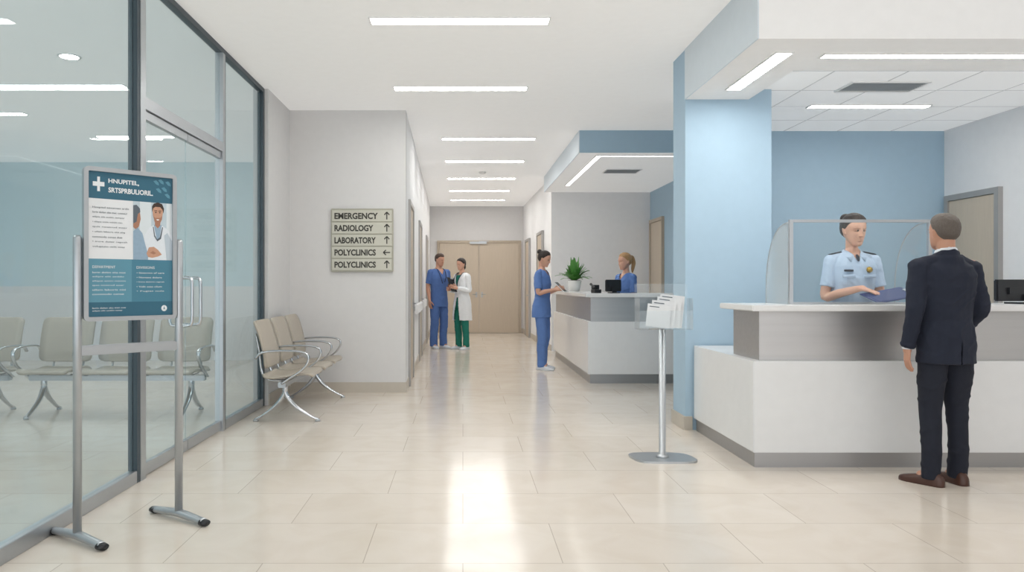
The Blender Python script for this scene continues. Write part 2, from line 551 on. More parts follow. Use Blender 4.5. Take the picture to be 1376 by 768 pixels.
# ------------------------------------------------------------------ glazing at x = -2.13
GX = -2.13
def pane(name, y0, y1, z0, z1, label, cat='window'):
    bm = bmesh.new()
    bbox(bm, GX - 0.005, GX + 0.005, y0, y1, z0, z1)
    return struct(mk(name, bm, 'glass'), label, cat)
pane('window_1', -1.5, 4.80, 0.08, Z - 0.04, 'large tinted glass partition panel')
pane('window_2', 4.92, 6.50, 2.52, Z - 0.04, 'glass transom panel above the glazed doors')
pane('window_3', 6.59, 7.82, 0.08, Z - 0.04, 'tall tinted glass side panel')
sbox('trim_6', GX - 0.03, GX + 0.03, -1.5, 4.80, 0, 0.08, 'alu', 'aluminium bottom rail of the glazing', 'trim', 0.003)
sbox('trim_7', GX - 0.03, GX + 0.03, 6.59, 7.82, 0, 0.08, 'alu', 'aluminium bottom rail of the glazing', 'trim', 0.003)
sbox('trim_8', GX - 0.03, GX + 0.03, -1.5, 7.88, Z - 0.045, Z, 'darkframe', 'dark top rail of the glazing', 'trim')
sbox('trim_9', GX - 0.03, GX + 0.03, 4.80, 4.84, 0, Z - 0.045, 'darkframe', 'dark vertical mullion', 'trim')
sbox('trim_10', GX - 0.035, GX + 0.035, 4.84, 4.92, 0, Z - 0.045, 'alu', 'aluminium door jamb', 'trim')
sbox('trim_11', GX - 0.035, GX + 0.035, 6.50, 6.56, 0, Z - 0.045, 'alu', 'aluminium door jamb', 'trim')
sbox('trim_12', GX - 0.03, GX + 0.03, 6.56, 6.59, 0, Z - 0.045, 'darkframe', 'dark vertical mullion', 'trim')
sbox('trim_13', GX - 0.03, GX + 0.03, 7.82, 7.88, 0, Z - 0.045, 'darkframe', 'dark vertical mullion', 'trim')
sbox('trim_14', GX - 0.035, GX + 0.035, 4.92, 6.50, 2.44, 2.52, 'alu', 'aluminium transom bar above the doors', 'trim')
for i, (a, b, hy) in enumerate(((4.93, 5.705, 5.62), (5.715, 6.49, 5.80))):
    bm = bmesh.new()
    bbox(bm, GX - 0.006, GX + 0.006, a, b, 0.06, 2.42)
    d = struct(mk('door_%d' % (i + 1), bm, 'glass'), 'frameless glass door leaf with steel pull handle', 'door')
    bm = bmesh.new(); bbox(bm, GX - 0.018, GX + 0.018, a, b, 0.012, 0.09)
    mk('bottom_rail', bm, 'alu', d)
    bm = bmesh.new(); bbox(bm, GX - 0.018, GX + 0.018, a, b, 2.38, 2.435)
    mk('top_rail', bm, 'alu', d)
    for sx in (1, -1):
        bm = bmesh.new()
        x = GX
        tube(bm, [(x, hy, 0.97), (x + sx * 0.06, hy, 0.97), (x + sx * 0.085, hy, 1.0), (x + sx * 0.085, hy, 1.15), (x + sx * 0.085, hy, 1.30),
                  (x + sx * 0.06, hy, 1.33), (x, hy, 1.33)], [0.012] * 7, sub=2, segn=10)
        mk('door_handle', bm, 'chrome', d, smooth=True)

# ------------------------------------------------------------------ lights
def strip(x0, x1, y0, y1, z, label='rectangular recessed LED strip light', group='ceiling strip lights', m='light'):
    cx, cy = (x0 + x1) / 2, (y0 + y1) / 2
    w, d = (x1 - x0) / 2, (y1 - y0) / 2
    bm = bmesh.new()
    t = 0.012
    prof = [(-w - t, -d - t), (w + t, -d - t), (w + t, d + t), (-w - t, d + t)]
    inn = [(-w, -d), (w, -d), (w, d), (-w, d)]
    lv = [[bm.verts.new((x, y, zz)) for x, y in pp] for zz in (-0.012, 0) for pp in (prof, inn)]
    for k in range(4):
        j = (k + 1) % 4
        bm.faces.new([lv[0][k], lv[0][j], lv[1][j], lv[1][k]])
        bm.faces.new([lv[2][k], lv[2][j], lv[3][j], lv[3][k]])
        bm.faces.new([lv[0][k], lv[0][j], lv[2][j], lv[2][k]])
        bm.faces.new([lv[1][k], lv[1][j], lv[3][j], lv[3][k]])
    o = tag(mk('ceiling_light', bm, 'housing', None, (cx, cy, z)), label, 'ceiling light', group)
    bm = bmesh.new(); bbox(bm, -w, w, -d, d, -0.008, 0)
    mk('diffuser', bm, m, o)
    return o
for y in (5.83, 7.84):
    strip(-0.72, 0.67, y - 0.065, y + 0.065, Z)
strip(-0.72, 0.67, 3.8, 3.93, Z)
for y in (10.56, 12.47, 14.5, 16.4, 18.2):
    strip(-0.29, 1.02, y - 0.065, y + 0.065, Z)
g2 = 'reception soffit strip lights'
strip(2.20, 2.31, 5.22, 6.2, SZ, 'slim recessed LED strip in the soffit', g2)
strip(2.56, 4.9, 5.25, 5.33, SZ, 'slim recessed LED strip in the soffit', g2)
strip(3.34, 4.48, 7.12, 7.22, 3.0, 'recessed LED strip in tiled ceiling', g2)
strip(1.83, 1.90, 10.26, 13.3, 3.05, 'slim LED strip along the soffit edge', 'second desk strip lights', 'lightc')
strip(1.83, 3.5, 10.18, 10.25, 3.05, 'slim LED strip along the soffit edge', 'second desk strip lights', 'lightc')
for (a, b, y) in ((-5.0, -3.52, 7.75), (-5.1, -4.05, 10.4), (-6.5, -5.3, 9.0), (-4.6, -3.2, 4.2)):
    strip(a, b, y - 0.06, y + 0.06, Z, 'recessed LED strip in the waiting room', 'waiting room lights')
bm = bmesh.new(); torus_tube(bm, (0, 0, 0), 0.09, 0.09, (0.012, 0.006))
o = tag(mk('downlight', bm, 'housing', None, (-3.57, 6.75, Z - 0.006), smooth=True), 'round recessed ceiling downlight', 'downlight')
bm = bmesh.new(); tube(bm, [(0, 0, -0.002), (0, 0, 0.004)], [0.085, 0.085], sub=1, segn=24)
mk('diffuser', bm, 'light', o)
bm = bmesh.new(); tube(bm, [(0, 0, 0), (0, 0, -0.02), (0, 0, -0.045)], [0.07, 0.065, 0.03], sub=1, segn=20)
tag(mk('smoke_detector', bm, 'housing', None, (0.36, 13.7, Z), smooth=False), 'small round white smoke detector on ceiling', 'smoke detector')
def vent(x0, x1, y0, y1, z, label):
    cx, cy = (x0 + x1) / 2, (y0 + y1) / 2
    w, d = (x1 - x0) / 2, (y1 - y0) / 2
    bm = bmesh.new()
    for a in ((-w, w, -d, -d + .02), (-w, w, d - .02, d), (-w, -w + .02, -d + .02, d - .02), (w - .02, w, -d + .02, d - .02)):
        bbox(bm, a[0], a[1], a[2], a[3], -0.012, 0)
    o = tag(mk('ceiling_vent', bm, 'housing', None, (cx, cy, z)), label, 'air vent')
    bm = bmesh.new()
    n = int((2 * d - .04) / 0.03)
    for i in range(n):
        y = -d + 0.03 + i * 0.03
        bbox(bm, -w + 0.02, w - 0.02, y - 0.004, y + 0.01, -0.008, -0.002)
    bbox(bm, -w + 0.02, w - 0.02, -d + 0.02, d - 0.02, -0.002, 0)
    mk('louvre', bm, 'vent', o)
vent(3.3, 3.97, 6.3, 6.62, 3.0, 'rectangular air vent in the tiled ceiling')
vent(2.2, 2.75, 11.4, 11.8, 3.05, 'air vent above the second desk')

# ------------------------------------------------------------------ reception desk 1
d1 = root('reception_desk', 'white reception desk with brushed steel fascia band', 'reception desk', (3.5, 5.6, 0))
def dbox(r, name, x0, x1, y0, y1, z0, z1, m, bev=0.0):
    bm = bmesh.new()
    lx_, ly_ = r.location.x, r.location.y
    bbox(bm, x0 - lx_, x1 - lx_, y0 - ly_, y1 - ly_, z0, z1)
    if bev:
        bmesh.ops.bevel(bm, geom=bm.edges[:], offset=bev, segments=2, affect='EDGES')
    return mk(name, bm, m, r)
def dprism(r, name, poly, z0, z1, m, bev=0.0):
    bm = bmesh.new()
    prism(bm, [(x - r.location.x, y - r.location.y) for x, y in poly], z0, z1)
    if bev:
        bmesh.ops.bevel(bm, geom=bm.edges[:], offset=bev, segments=2, affect='EDGES')
    return mk(name, bm, m, r)
XR = 5.2
dprism(d1, 'plinth', [(2.045, 5.215), (XR, 5.215), (XR, 5.75), (2.6, 5.75), (2.6, 6.52), (2.045, 6.52)], 0, 0.105, 'plinth')
dprism(d1, 'base_cabinet', [(2.03, 5.20), (XR, 5.20), (XR, 5.80), (2.6, 5.80), (2.6, 6.54), (2.03, 6.54)], 0.105, 0.745, 'desk', 0.004)
dbox(d1, 'fascia', 2.09, XR, 5.25, 5.75, 0.745, 1.095, 'steel', 0.002)
dbox(d1, 'countertop', 2.0, XR, 5.14, 5.80, 1.095, 1.137, 'top', 0.006)
gs = root('counter_screen', 'aluminium framed glass screen with curved wings on the counter', 'glass screen', (2.86, 5.36, 1.137))
bm = bmesh.new(); bbox(bm, -0.49, 0.49, -0.003, 0.003, 0.016, 0.595)
mk('front_glass', bm, 'clear', gs)
bm = bmesh.new()
for a in ((-0.512, -0.486, 0, 0.61), (0.486, 0.512, 0, 0.61), (-0.486, 0.486, 0.59, 0.61), (-0.486, 0.486, 0, 0.016)):
    bbox(bm, a[0], a[1], -0.013, 0.013, a[2], a[3])
mk('screen_frame', bm, 'alu', gs)
for sx in (-1, 1):
    bm = bmesh.new()
    prof = [(0.015, 0.0), (0.43, 0.0)]
    for i in range(9):
        a = i / 8 * math.pi / 2
        prof.append((0.015 + 0.415 * math.cos(a) ** 0.8, 0.12 + 0.475 * math.sin(a)))
    lo = [bm.verts.new((sx * 0.5 - 0.003, y, z)) for y, z in prof]
    hi = [bm.verts.new((sx * 0.5 + 0.003, y, z)) for y, z in prof]
    bm.faces.new(lo); bm.faces.new(hi[::-1])
    n = len(prof)
    for i in range(n):
        bm.faces.new([lo[i], lo[(i + 1) % n], hi[(i + 1) % n], hi[i]])
    mk('side_glass', bm, 'frost' if sx < 0 else 'clear', gs)
    bm = bmesh.new()
    tube(bm, [(sx * 0.5, y, z) for y, z in prof[1:]], [0.0045] * (n - 1), sub=1, segn=8)
    mk('edge_trim', bm, 'alu', gs)

def monitor(label, loc, rotz, w=0.5, h=0.3, lift=0.06):
    r = root('monitor', label, 'computer monitor', loc, rotz)
    bm = bmesh.new(); bbox(bm, -w / 2, w / 2, -0.02, 0.02, lift, lift + h)
    bmesh.ops.bevel(bm, geom=bm.edges[:], offset=0.008, segments=2, affect='EDGES')
    bbox(bm, -w / 3, w / 3, 0.02, 0.04, lift + 0.05, lift + h - 0.06)
    mk('housing', bm, 'dark', r)
    bm = bmesh.new(); bbox(bm, -w / 2 + 0.015, w / 2 - 0.015, -0.0225, -0.0205, lift + 0.015, lift + h - 0.015)
    mk('screen', bm, 'screen', r)
    bm = bmesh.new()
    bbox(bm, -0.03, 0.03, 0.03, 0.05, 0.01, lift + h / 2)
    bbox(bm, -w / 4, w / 4, -0.06, 0.10, 0, 0.012)
    mk('stand', bm, 'dark', r)
    return r
monitor('black computer monitor on the reception counter', (4.2, 5.55, 1.137), math.pi + 0.1, 0.5, 0.16, 0.02)

# ------------------------------------------------------------------ desk 2
d2 = root('reception_desk', 'white L-shaped nurses desk with steel band', 'reception desk', (2.5, 10.5, 0))
def Lpoly(o, depth=0.55):
    x0, y0, x1, y1 = 1.62 - o, 9.62 - o, 3.55, 13.3 + o
    return [(x0, y0), (x1, y0), (x1, 9.62 + depth + min(o, 0)), (1.62 + depth + min(o, 0), 9.62 + depth + min(o, 0)), (1.62 + depth + min(o, 0), y1), (x0, y1)]
dprism(d2, 'plinth', Lpoly(-0.03), 0, 0.12, 'plinth')
dprism(d2, 'base_cabinet', Lpoly(0), 0.12, 0.80, 'desk', 0.004)
dprism(d2, 'fascia', Lpoly(-0.04), 0.80, 1.115, 'steel')
dprism(d2, 'countertop', Lpoly(0.04), 1.115, 1.165, 'top', 0.006)
monitor('small black monitor on the nurses desk', (2.02, 10.0, 1.165), math.pi + 0.2, 0.22, 0.16, 0.02)
ph = root('desk_phone', 'small black desk phone on the nurses desk', 'telephone', (1.80, 10.05, 1.165), 0.3)
bm = bmesh.new(); bbox(bm, -0.05, 0.05, -0.06, 0.06, 0, 0.05); bbox(bm, -0.05, 0.05, 0.0, 0.05, 0.05, 0.11)
bmesh.ops.bevel(bm, geom=bm.edges[:], offset=0.006, segments=1, affect='EDGES')
mk('phone_body', bm, 'dark', ph)
bm = bmesh.new(); tube(bm, [(-0.05, -0.06, 0.07), (-0.055, 0, 0.10), (-0.05, 0.06, 0.12)], [0.018, 0.012, 0.018])
mk('handset', bm, 'dark', ph, smooth=True)

# plant
pl = root('potted_plant', 'leafy green plant in white pot on the desk', 'potted plant', (1.84, 12.3, 1.165))
bm = bmesh.new(); tube(bm, [(0, 0, 0), (0, 0, 0.1), (0, 0, 0.18)], [0.085, 0.105, 0.12], sub=1, segn=24)
mk('pot', bm, 'potw', pl, smooth=True)
bm = bmesh.new(); tube(bm, [(0, 0, 0.175), (0, 0, 0.185)], [0.11, 0.1], sub=1, segn=20)
mk('soil', bm, 'soil', pl)
bm = bmesh.new()
for i in range(95):
    a = random.uniform(0, 2 * math.pi)
    L = random.uniform(0.20, 0.42)
    lean = random.uniform(0.15, 1.0)
    dr = V((math.cos(a), math.sin(a), 0))
    sd = V((-math.sin(a), math.cos(a), 0))
    prev = None
    for k in range(7):
        t = k / 6
        p = V((0, 0, 0.18)) + dr * (0.03 + L * lean * 0.8 * t) + V((0, 0, 1)) * (L * (1.15 - 0.55 * lean) * t - L * 0.55 * lean * t * t)
        w = 0.036 * math.sin(math.pi * min(1, t * 0.85 + 0.12)) ** 1.3 + 0.002
        row = [bm.verts.new(p - sd * w), bm.verts.new(p - V((0, 0, 0.006))), bm.verts.new(p + sd * w)]
        if prev:
            bm.faces.new([prev[0], prev[1], row[1], row[0]])
            bm.faces.new([prev[1], prev[2], row[2], row[1]])
        prev = row
me = bpy.data.meshes.new('foliage'); bm.to_mesh(me); bm.free()
mk('foliage', me, 'leaf', pl, smooth=True)

# ------------------------------------------------------------------ waiting benches
def shell(prof, w, th, corner=0.06, scoop=0.012):
    bm = bmesh.new()
    P, _ = resample([V((0, y, z)) for y, z in prof], [1] * len(prof), 5)
    nn = len(P)
    tot = sum((P[i + 1] - P[i]).length for i in range(nn - 1))
    s = 0
    rows = []
    for i, p in enumerate(P):
        if i:
            s += (P[i] - P[i - 1]).length
        e = min(s, tot - s)
        hw = w / 2
        if e < corner:
            hw -= corner - math.sqrt(max(0, corner ** 2 - (corner - e) ** 2))
        t = (P[min(i + 1, nn - 1)] - P[max(i - 1, 0)]).normalized()
        nrm = V((0, -t.z, t.y))
        row = []
        for k in range(9):
            u = -1 + 2 * k / 8
            row.append(bm.verts.new(p + V((u * hw, 0, 0)) + nrm * (scoop * u * u)))
        rows.append(row)
    for i in range(nn - 1):
        for k in range(8):
            bm.faces.new([rows[i][k], rows[i][k + 1], rows[i + 1][k + 1], rows[i + 1][k]])
    bmesh.ops.recalc_face_normals(bm, faces=bm.faces)
    bmesh.ops.solidify(bm, geom=bm.faces[:], thickness=th)
    return bm

def bench(label, loc, rotz, n=3, pitch=0.6, group=None):
    r = root('waiting_bench', label, 'bench', loc, rotz, group)
    tot = n * pitch
    for i in range(n):
        cx = -tot / 2 + pitch * (i + 0.5)
        bm = shell([(-0.25, 0.43), (-0.22, 0.455), (-0.10, 0.448), (0.06, 0.425), (0.17, 0.425), (0.205, 0.45)], pitch - 0.07, 0.022)
        mk('seat', bm, 'beige', r, (cx, 0, 0), smooth=True)
        bm = shell([(0.20, 0.50), (0.205, 0.60), (0.235, 0.74), (0.275, 0.87), (0.31, 0.935)], pitch - 0.07, 0.022)
        mk('backrest', bm, 'beige', r, (cx, 0, 0), smooth=True)
        for sx in (-0.15, 0.15):
            bm = bmesh.new()
            tube(bm, [(sx, 0.0, 0.385), (sx, 0.16, 0.39), (sx, 0.235, 0.46), (sx, 0.262, 0.66), (sx, 0.295, 0.82)], [0.011] * 5, segn=8)
            mk('bracket', bm, 'chrome', r, (cx, 0, 0), smooth=True)
    bm = bmesh.new(); bbox(bm, -tot / 2 + 0.03, tot / 2 - 0.03, -0.01, 0.06, 0.33, 0.385)
    bmesh.ops.bevel(bm, geom=bm.edges[:], offset=0.008, segments=2, affect='EDGES')
    mk('beam', bm, 'alu', r)
    for i in range(n + 1):
        x = -tot / 2 + pitch * i
        x = max(-tot / 2 + 0.012, min(tot / 2 - 0.012, x))
        bm = bmesh.new()
        tube(bm, [(x, 0.26, 0.60), (x, 0.20, 0.655), (x, 0.05, 0.672), (x, -0.13, 0.668), (x, -0.215, 0.64), (x, -0.225, 0.58), (x, -0.17, 0.50), (x, -0.05, 0.42), (x, 0.02, 0.37)],
             [(0.02, 0.011)] * 9, segn=10, side=(1, 0, 0))
        mk('armrest', bm, 'chrome', r, smooth=True)
    for sx in (-1, 1):
        x = sx * (tot / 2 - 0.17)
        bm = bmesh.new()
        tube(bm, [(x, 0.025, 0.35), (x, 0.02, 0.26), (x, -0.06, 0.15), (x, -0.20, 0.055), (x, -0.29, 0.014)], [(0.03, 0.026), (0.03, 0.024), (0.026, 0.02), (0.022, 0.014), (0.022, 0.012)], segn=10, side=(1, 0, 0))
        tube(bm, [(x, 0.025, 0.35), (x, 0.03, 0.26), (x, 0.11, 0.15), (x, 0.23, 0.055), (x, 0.31, 0.014)], [(0.03, 0.026), (0.03, 0.024), (0.026, 0.02), (0.022, 0.014), (0.022, 0.012)], segn=10, side=(1, 0, 0))
        lg = mk('leg', bm, 'chrome', r, smooth=True)
        for y in (-0.28, 0.30):
            bm = bmesh.new(); tube(bm, [(x, y, 0), (x, y, 0.02)], [0.026, 0.022], sub=1)
            mk('foot_pad', bm, 'alu', lg)
    return r
bench('three-seat taupe waiting bench with chrome arms beside the glass wall', (-1.64, 7.70, 0), math.pi / 2, 3, 0.6)
bench('taupe waiting bench inside the glazed waiting room', (-3.42, 7.35, 0), 0.0, 3, 0.6, 'waiting room benches')
bench('taupe waiting bench inside the glazed waiting room', (-5.35, 7.35, 0), 0.0, 3, 0.6, 'waiting room benches')

# ------------------------------------------------------------------ wall directory sign
sg = root('directory_sign', 'metal hospital directory sign with five slats on wall', 'sign', (-1.195, 8.85, 1.43))
W, Hh = 0.74, 0.75
bm = bmesh.new()
bbox(bm, -W / 2, W / 2, -0.03, 0, 0, Hh)
bmesh.ops.bevel(bm, geom=bm.edges[:], offset=0.006, segments=2, affect='EDGES')
mk('backing_panel', bm, 'signpanel', sg)
rows = [('EMERGENCY', 'u'), ('RADIOLOGY', 'u'), ('LABORATORY', 'u'), ('POLYCLINICS', 'l'), ('POLYCLINICS', 'u')]
for i, (t, ar) in enumerate(rows):
    sh = 0.138
    z0 = Hh - 0.015 - (i + 1) * 0.144
    bm = bmesh.new(); bbox(bm, -W / 2 + 0.015, W / 2 - 0.015, -0.042, -0.03, z0 + 0.004, z0 + sh)
    bmesh.ops.bevel(bm, geom=bm.edges[:], offset=0.003, segments=1, affect='EDGES')
    sl = mk('slat', bm, 'slat', sg)
    tw = {'EMERGENCY': 0.515, 'RADIOLOGY': 0.46, 'LABORATORY': 0.49, 'POLYCLINICS': 0.49}[t]
    me = text_mesh(t, tw, 0.075, weight=0.0035)
    mk('lettering', me, 'ink', sl, (-W / 2 + 0.045, -0.0435, z0 + 0.032))
    bm = bmesh.new()
    def quad(p0, p1, wd):
        p0, p1 = V(p0), V(p1); d = (p1 - p0).normalized(); n = V((-d.y, d.x)) * wd / 2
        lo = [bm.verts.new((q.x, 0, q.y)) for q in (p0 - n, p1 - n, p1 + n, p0 + n)]
        hi = [bm.verts.new((q.x, -0.0015, q.y)) for q in (p0 - n, p1 - n, p1 + n, p0 + n)]
        bm.faces.new(lo); bm.faces.new(hi[::-1])
        for k in range(4):
            bm.faces.new([lo[k], lo[(k + 1) % 4], hi[(k + 1) % 4], hi[k]])
    if ar == 'u':
        quad((0, -0.042), (0, 0.042), 0.013); quad((0, 0.046), (-0.03, 0.012), 0.013); quad((0, 0.046), (0.03, 0.012), 0.013)
    else:
        quad((-0.038, 0), (0.04, 0), 0.013); quad((-0.042, 0), (-0.01, 0.03), 0.013); quad((-0.042, 0), (-0.01, -0.03), 0.013)
    mk('arrow', bm, 'ink', sl, (W / 2 - 0.075, -0.0425, z0 + 0.07))

# ------------------------------------------------------------------ poster stand
pa, pb = V((-1.917, 3.70)), V((-1.55, 4.06))
mid = (pa + pb) / 2
ang = math.atan2(pb.y - pa.y, pb.x - pa.x)
half = (pb - pa).length / 2
ps = root('poster_stand', 'silver floor poster stand holding a teal hospital notice', 'poster stand', (mid.x, mid.y, 0), ang)
for sx in (-1, 1):
    bm = bmesh.new(); tube(bm, [(sx * half, 0, 0.03), (sx * half, 0, 1.51), (sx * half, 0, 1.525)], [0.021, 0.021, 0.014], sub=1, segn=20)
    mk('post', bm, 'alu', ps, smooth=False)
    bm = bmesh.new()
    Rz = Matrix.Rotation(math.radians(13), 3, 'Z')
    pts = [Rz @ V((0, y, z)) + V((sx * half, 0, 0)) for y, z in ((-0.21, 0.022), (-0.1, 0.03), (0, 0.036), (0.1, 0.03), (0.21, 0.022))]
    tube(bm, pts, [(0.024, 0.018), (0.025, 0.02), (0.026, 0.022), (0.025, 0.02), (0.024, 0.018)], segn=14, side=(1, 0, 0))
    ft = mk('foot', bm, 'alu', ps, smooth=True)
    for y in (-1, 1):
        bm = bmesh.new()
        p0 = Rz @ V((0, y * 0.195, 0.02)) + V((sx * half, 0, 0))
        p1 = Rz @ V((0, y * 0.232, 0.019)) + V((sx * half, 0, 0))
        tube(bm, [p0, p1], [(0.028, 0.02), (0.024, 0.016)], sub=1, segn=14, side=(1, 0, 0))
        mk('end_cap', bm, 'dark', ft, smooth=True)
bm = bmesh.new(); bbox(bm, -half, half, -0.014, 0.014, 0.925, 0.975)
bmesh.ops.bevel(bm, geom=bm.edges[:], offset=0.006, segments=2, affect='EDGES')
mk('crossbar', bm, 'alu', ps)
PW, PZ0, PZ1 = half - 0.022, 1.095, 1.872
bm = bmesh.new()
fr = 0.022
def rrect(x0, x1, z0, z1, r, n=5):
    pts = []
    for cx, cz, a0 in ((x1 - r, z1 - r, 0), (x0 + r, z1 - r, 90), (x0 + r, z0 + r, 180), (x1 - r, z0 + r, 270)):
        for i in range(n + 1):
            a = math.radians(a0 + 90 * i / n)
            pts.append((cx + r * math.cos(a), cz + r * math.sin(a)))
    return pts
o1 = rrect(-PW, PW, PZ0, PZ1, 0.025); i1 = rrect(-PW + fr, PW - fr, PZ0 + fr, PZ1 - fr, 0.006)
n = len(o1)
L = []
for y in (-0.028, 0.0):
    L.append([bm.verts.new((x, y, z)) for x, z in o1]); L.append([bm.verts.new((x, y, z)) for x, z in i1])
for k in range(n):
    j = (k + 1) % n
    bm.faces.new([L[0][k], L[0][j], L[1][j], L[1][k]])
    bm.faces.new([L[2][k], L[3][k], L[3][j], L[2][j]])
    bm.faces.new([L[0][k], L[2][k], L[2][j], L[0][j]])
    bm.faces.new([L[1][k], L[1][j], L[3][j], L[3][k]])
mk('poster_frame', bm, 'alu', ps)
PX0, PX1, PY0, PY1 = -PW + fr, PW - fr, PZ0 + fr, PZ1 - fr
bm = bmesh.new(); bbox(bm, PX0 - .005, PX1 + .005, -0.014, -0.004, PY0 - .005, PY1 + .005)
poster = mk('poster', bm, 'paper', ps)
pw, phh = PX1 - PX0, PY1 - PY0
def pu(u): return PX0 + pw * u
def pv(v): return PY1 - phh * v
def pquad(u0, u1, v0, v1, m, name='printed_panel', dy=0.0):
    bm = bmesh.new()
    y = -0.0145 - dy
    bbox(bm, pu(u0), pu(u1), y, -0.0138 , pv(v1), pv(v0))
    return mk(name, bm, m, poster)
def ppoly(pts, m, name='printed_picture', dy=0.001):
    bm = bmesh.new()
    vs = [bm.verts.new((pu(u), -0.0145 - dy, pv(v))) for u, v in pts]
    bm.faces.new(vs)
    bm.normal_update()
    return mk(name, bm, m, poster)
def ell(cu_, cv_, ru, rv, n=20): return [(cu_ + ru * math.cos(2 * math.pi * i / n), cv_ + rv * math.sin(2 * math.pi * i / n)) for i in range(n)]
pquad(0, 1, 0, 0.185, 'teal')
pquad(0.52, 1, 0.185, 0.60, 'photobg')
pquad(0.60, 0.74, 0.185, 0.60, 'photobg2', dy=0.0002)
pquad(0.93, 1.0, 0.185, 0.60, 'photobg2', dy=0.0002)
pquad(0, 0.505, 0.60, 0.90, 'teal2')
pquad(0.505, 1, 0.60, 0.90, 'teal3', dy=0.0003)
pquad(0, 1, 0.90, 1.0, 'teal', dy=0.0004)
for (a, b) in ((0.80, 0.03), (0.86, 0.02), (0.83, 0.085), (0.90, 0.075), (0.95, 0.03), (0.94, 0.12)):
    ppoly([(a - 0.035, b), (a, b + 0.022), (a + 0.035, b + 0.028), (a + 0.03, b + 0.008), (a, b - 0.008)], 'teal2', 'printed_ornament', dy=0.0008)
pquad(0.105, 0.135, 0.035, 0.135, 'pwhite', 'cross_mark', dy=0.0012)
pquad(0.055, 0.185, 0.07, 0.10, 'pwhite', 'cross_mark', dy=0.0014)
def ptext(t, u, v, w, h, m, weight=0.0):
    me = text_mesh(t, pw * w, phh * h, weight=weight, ext=0.0002)
    mk('lettering', me, m, poster, (pu(u), -0.0162, pv(v)))
ptext('HNUPITEL,', 0.23, 0.078, 0.36, 0.036, 'pwhite', 0.003)
ptext('SRTSPRBULIORIL.', 0.23, 0.138, 0.53, 0.036, 'pwhite', 0.003)
ptext('Hospital sevornes ardit', 0.05, 0.255, 0.42, 0.016, 'textgrey')
for k, t in enumerate(['lorin dolen sita met conseur', 'adipis elit seddo tempor', '• aliqua enim minim ven', '  quis nostrud exer', '• ullam laboris nisi aliq', '  commodo conse duis', '• irure dolor repreh', '  voluptate velit esse']):
    ptext(t, 0.05, 0.285 + 0.034 * k, 0.40 - 0.03 * (k % 3), 0.013, 'textgrey')
ptext('DEPARTMENT', 0.05, 0.665, 0.26, 0.018, 'pwhite')
for k, t in enumerate(['lorin dolen sita met', 'adipis elit seddo', 'aliqua enim minim', 'quis nostrud exer', 'ullam laboris nisi', 'commodo conse']):
    ptext(t, 0.05, 0.70 + 0.03 * k, 0.38 - 0.02 * (k % 2), 0.012, 'pwhite')
ptext('DIVISIONS', 0.56, 0.665, 0.22, 0.018, 'pwhite')
for k, t in enumerate(['• Seterven of care', '• Nortens dolore', '• Irure dolorin repreh', '• Velit esse cilum', '• Fugiat nula']):
    ptext(t, 0.56, 0.70 + 0.033 * k, 0.34 - 0.03 * (k % 2), 0.012, 'pwhite')
ptext('lorin dolen sita met con', 0.05, 0.945, 0.38, 0.011, 'pwhite')
ptext('adipis elit seddo temp', 0.05, 0.965, 0.34, 0.011, 'pwhite')
ppoly([(0.62, 0.60), (0.66, 0.42), (0.72, 0.365), (0.78, 0.345), (0.86, 0.345), (0.93, 0.37), (1.0, 0.42), (1.0, 0.60)], 'pcoat', dy=0.0006)
ppoly([(0.90, 0.42), (0.94, 0.40), (1.0, 0.46), (1.0, 0.60), (0.93, 0.60)], 'pcoat2', dy=0.0007)
ppoly([(0.77, 0.345), (0.87, 0.345), (0.84, 0.45), (0.81, 0.46)], 'pshirt', dy=0.0008)
ppoly([(0.785, 0.29), (0.855, 0.29), (0.85, 0.35), (0.82, 0.37), (0.785, 0.35)], 'pskin2', dy=0.0009)
ppoly([(0.755, 0.235), (0.765, 0.205), (0.82, 0.195), (0.875, 0.21), (0.885, 0.25), (0.875, 0.29), (0.85, 0.325), (0.815, 0.335), (0.78, 0.315), (0.76, 0.28)], 'pskin', dy=0.0010)
ppoly([(0.765, 0.285), (0.79, 0.295), (0.85, 0.293), (0.878, 0.275), (0.872, 0.305), (0.85, 0.33), (0.815, 0.34), (0.78, 0.322)], 'pskin2', dy=0.0011)
ppoly([(0.75, 0.255), (0.748, 0.215), (0.77, 0.192), (0.82, 0.182), (0.875, 0.192), (0.898, 0.225), (0.893, 0.262), (0.878, 0.232), (0.85, 0.215), (0.79, 0.215), (0.765, 0.225)], 'phair', dy=0.0012)
for a in (0.795, 0.845):
    ppoly(ell(a, 0.256, 0.012, 0.004, 8), 'phair', dy=0.0013)
    ppoly([(a - 0.018, 0.242), (a + 0.018, 0.240), (a + 0.018, 0.245), (a - 0.018, 0.247)], 'phair', dy=0.0013)
ppoly([(0.80, 0.305), (0.84, 0.305), (0.83, 0.312), (0.81, 0.312)], 'pwhite', dy=0.0013)
ppoly([(0.758, 0.36), (0.768, 0.36), (0.785, 0.42), (0.81, 0.45), (0.845, 0.435), (0.875, 0.36), (0.886, 0.36), (0.86, 0.445), (0.815, 0.465), (0.775, 0.43)], 'textgrey', dy=0.0012)
ppoly([(0.52, 0.60), (0.52, 0.40), (0.57, 0.37), (0.63, 0.41), (0.67, 0.50), (0.70, 0.56), (0.70, 0.60)], 'pshirt', dy=0.0014)
ppoly([(0.52, 0.37), (0.52, 0.24), (0.56, 0.23), (0.60, 0.26), (0.61, 0.31), (0.59, 0.36), (0.56, 0.39)], 'pskin2', dy=0.0014)
ppoly([(0.52, 0.345), (0.52, 0.215), (0.56, 0.21), (0.60, 0.235), (0.605, 0.26), (0.575, 0.275), (0.56, 0.33)], 'textgrey', dy=0.0016)
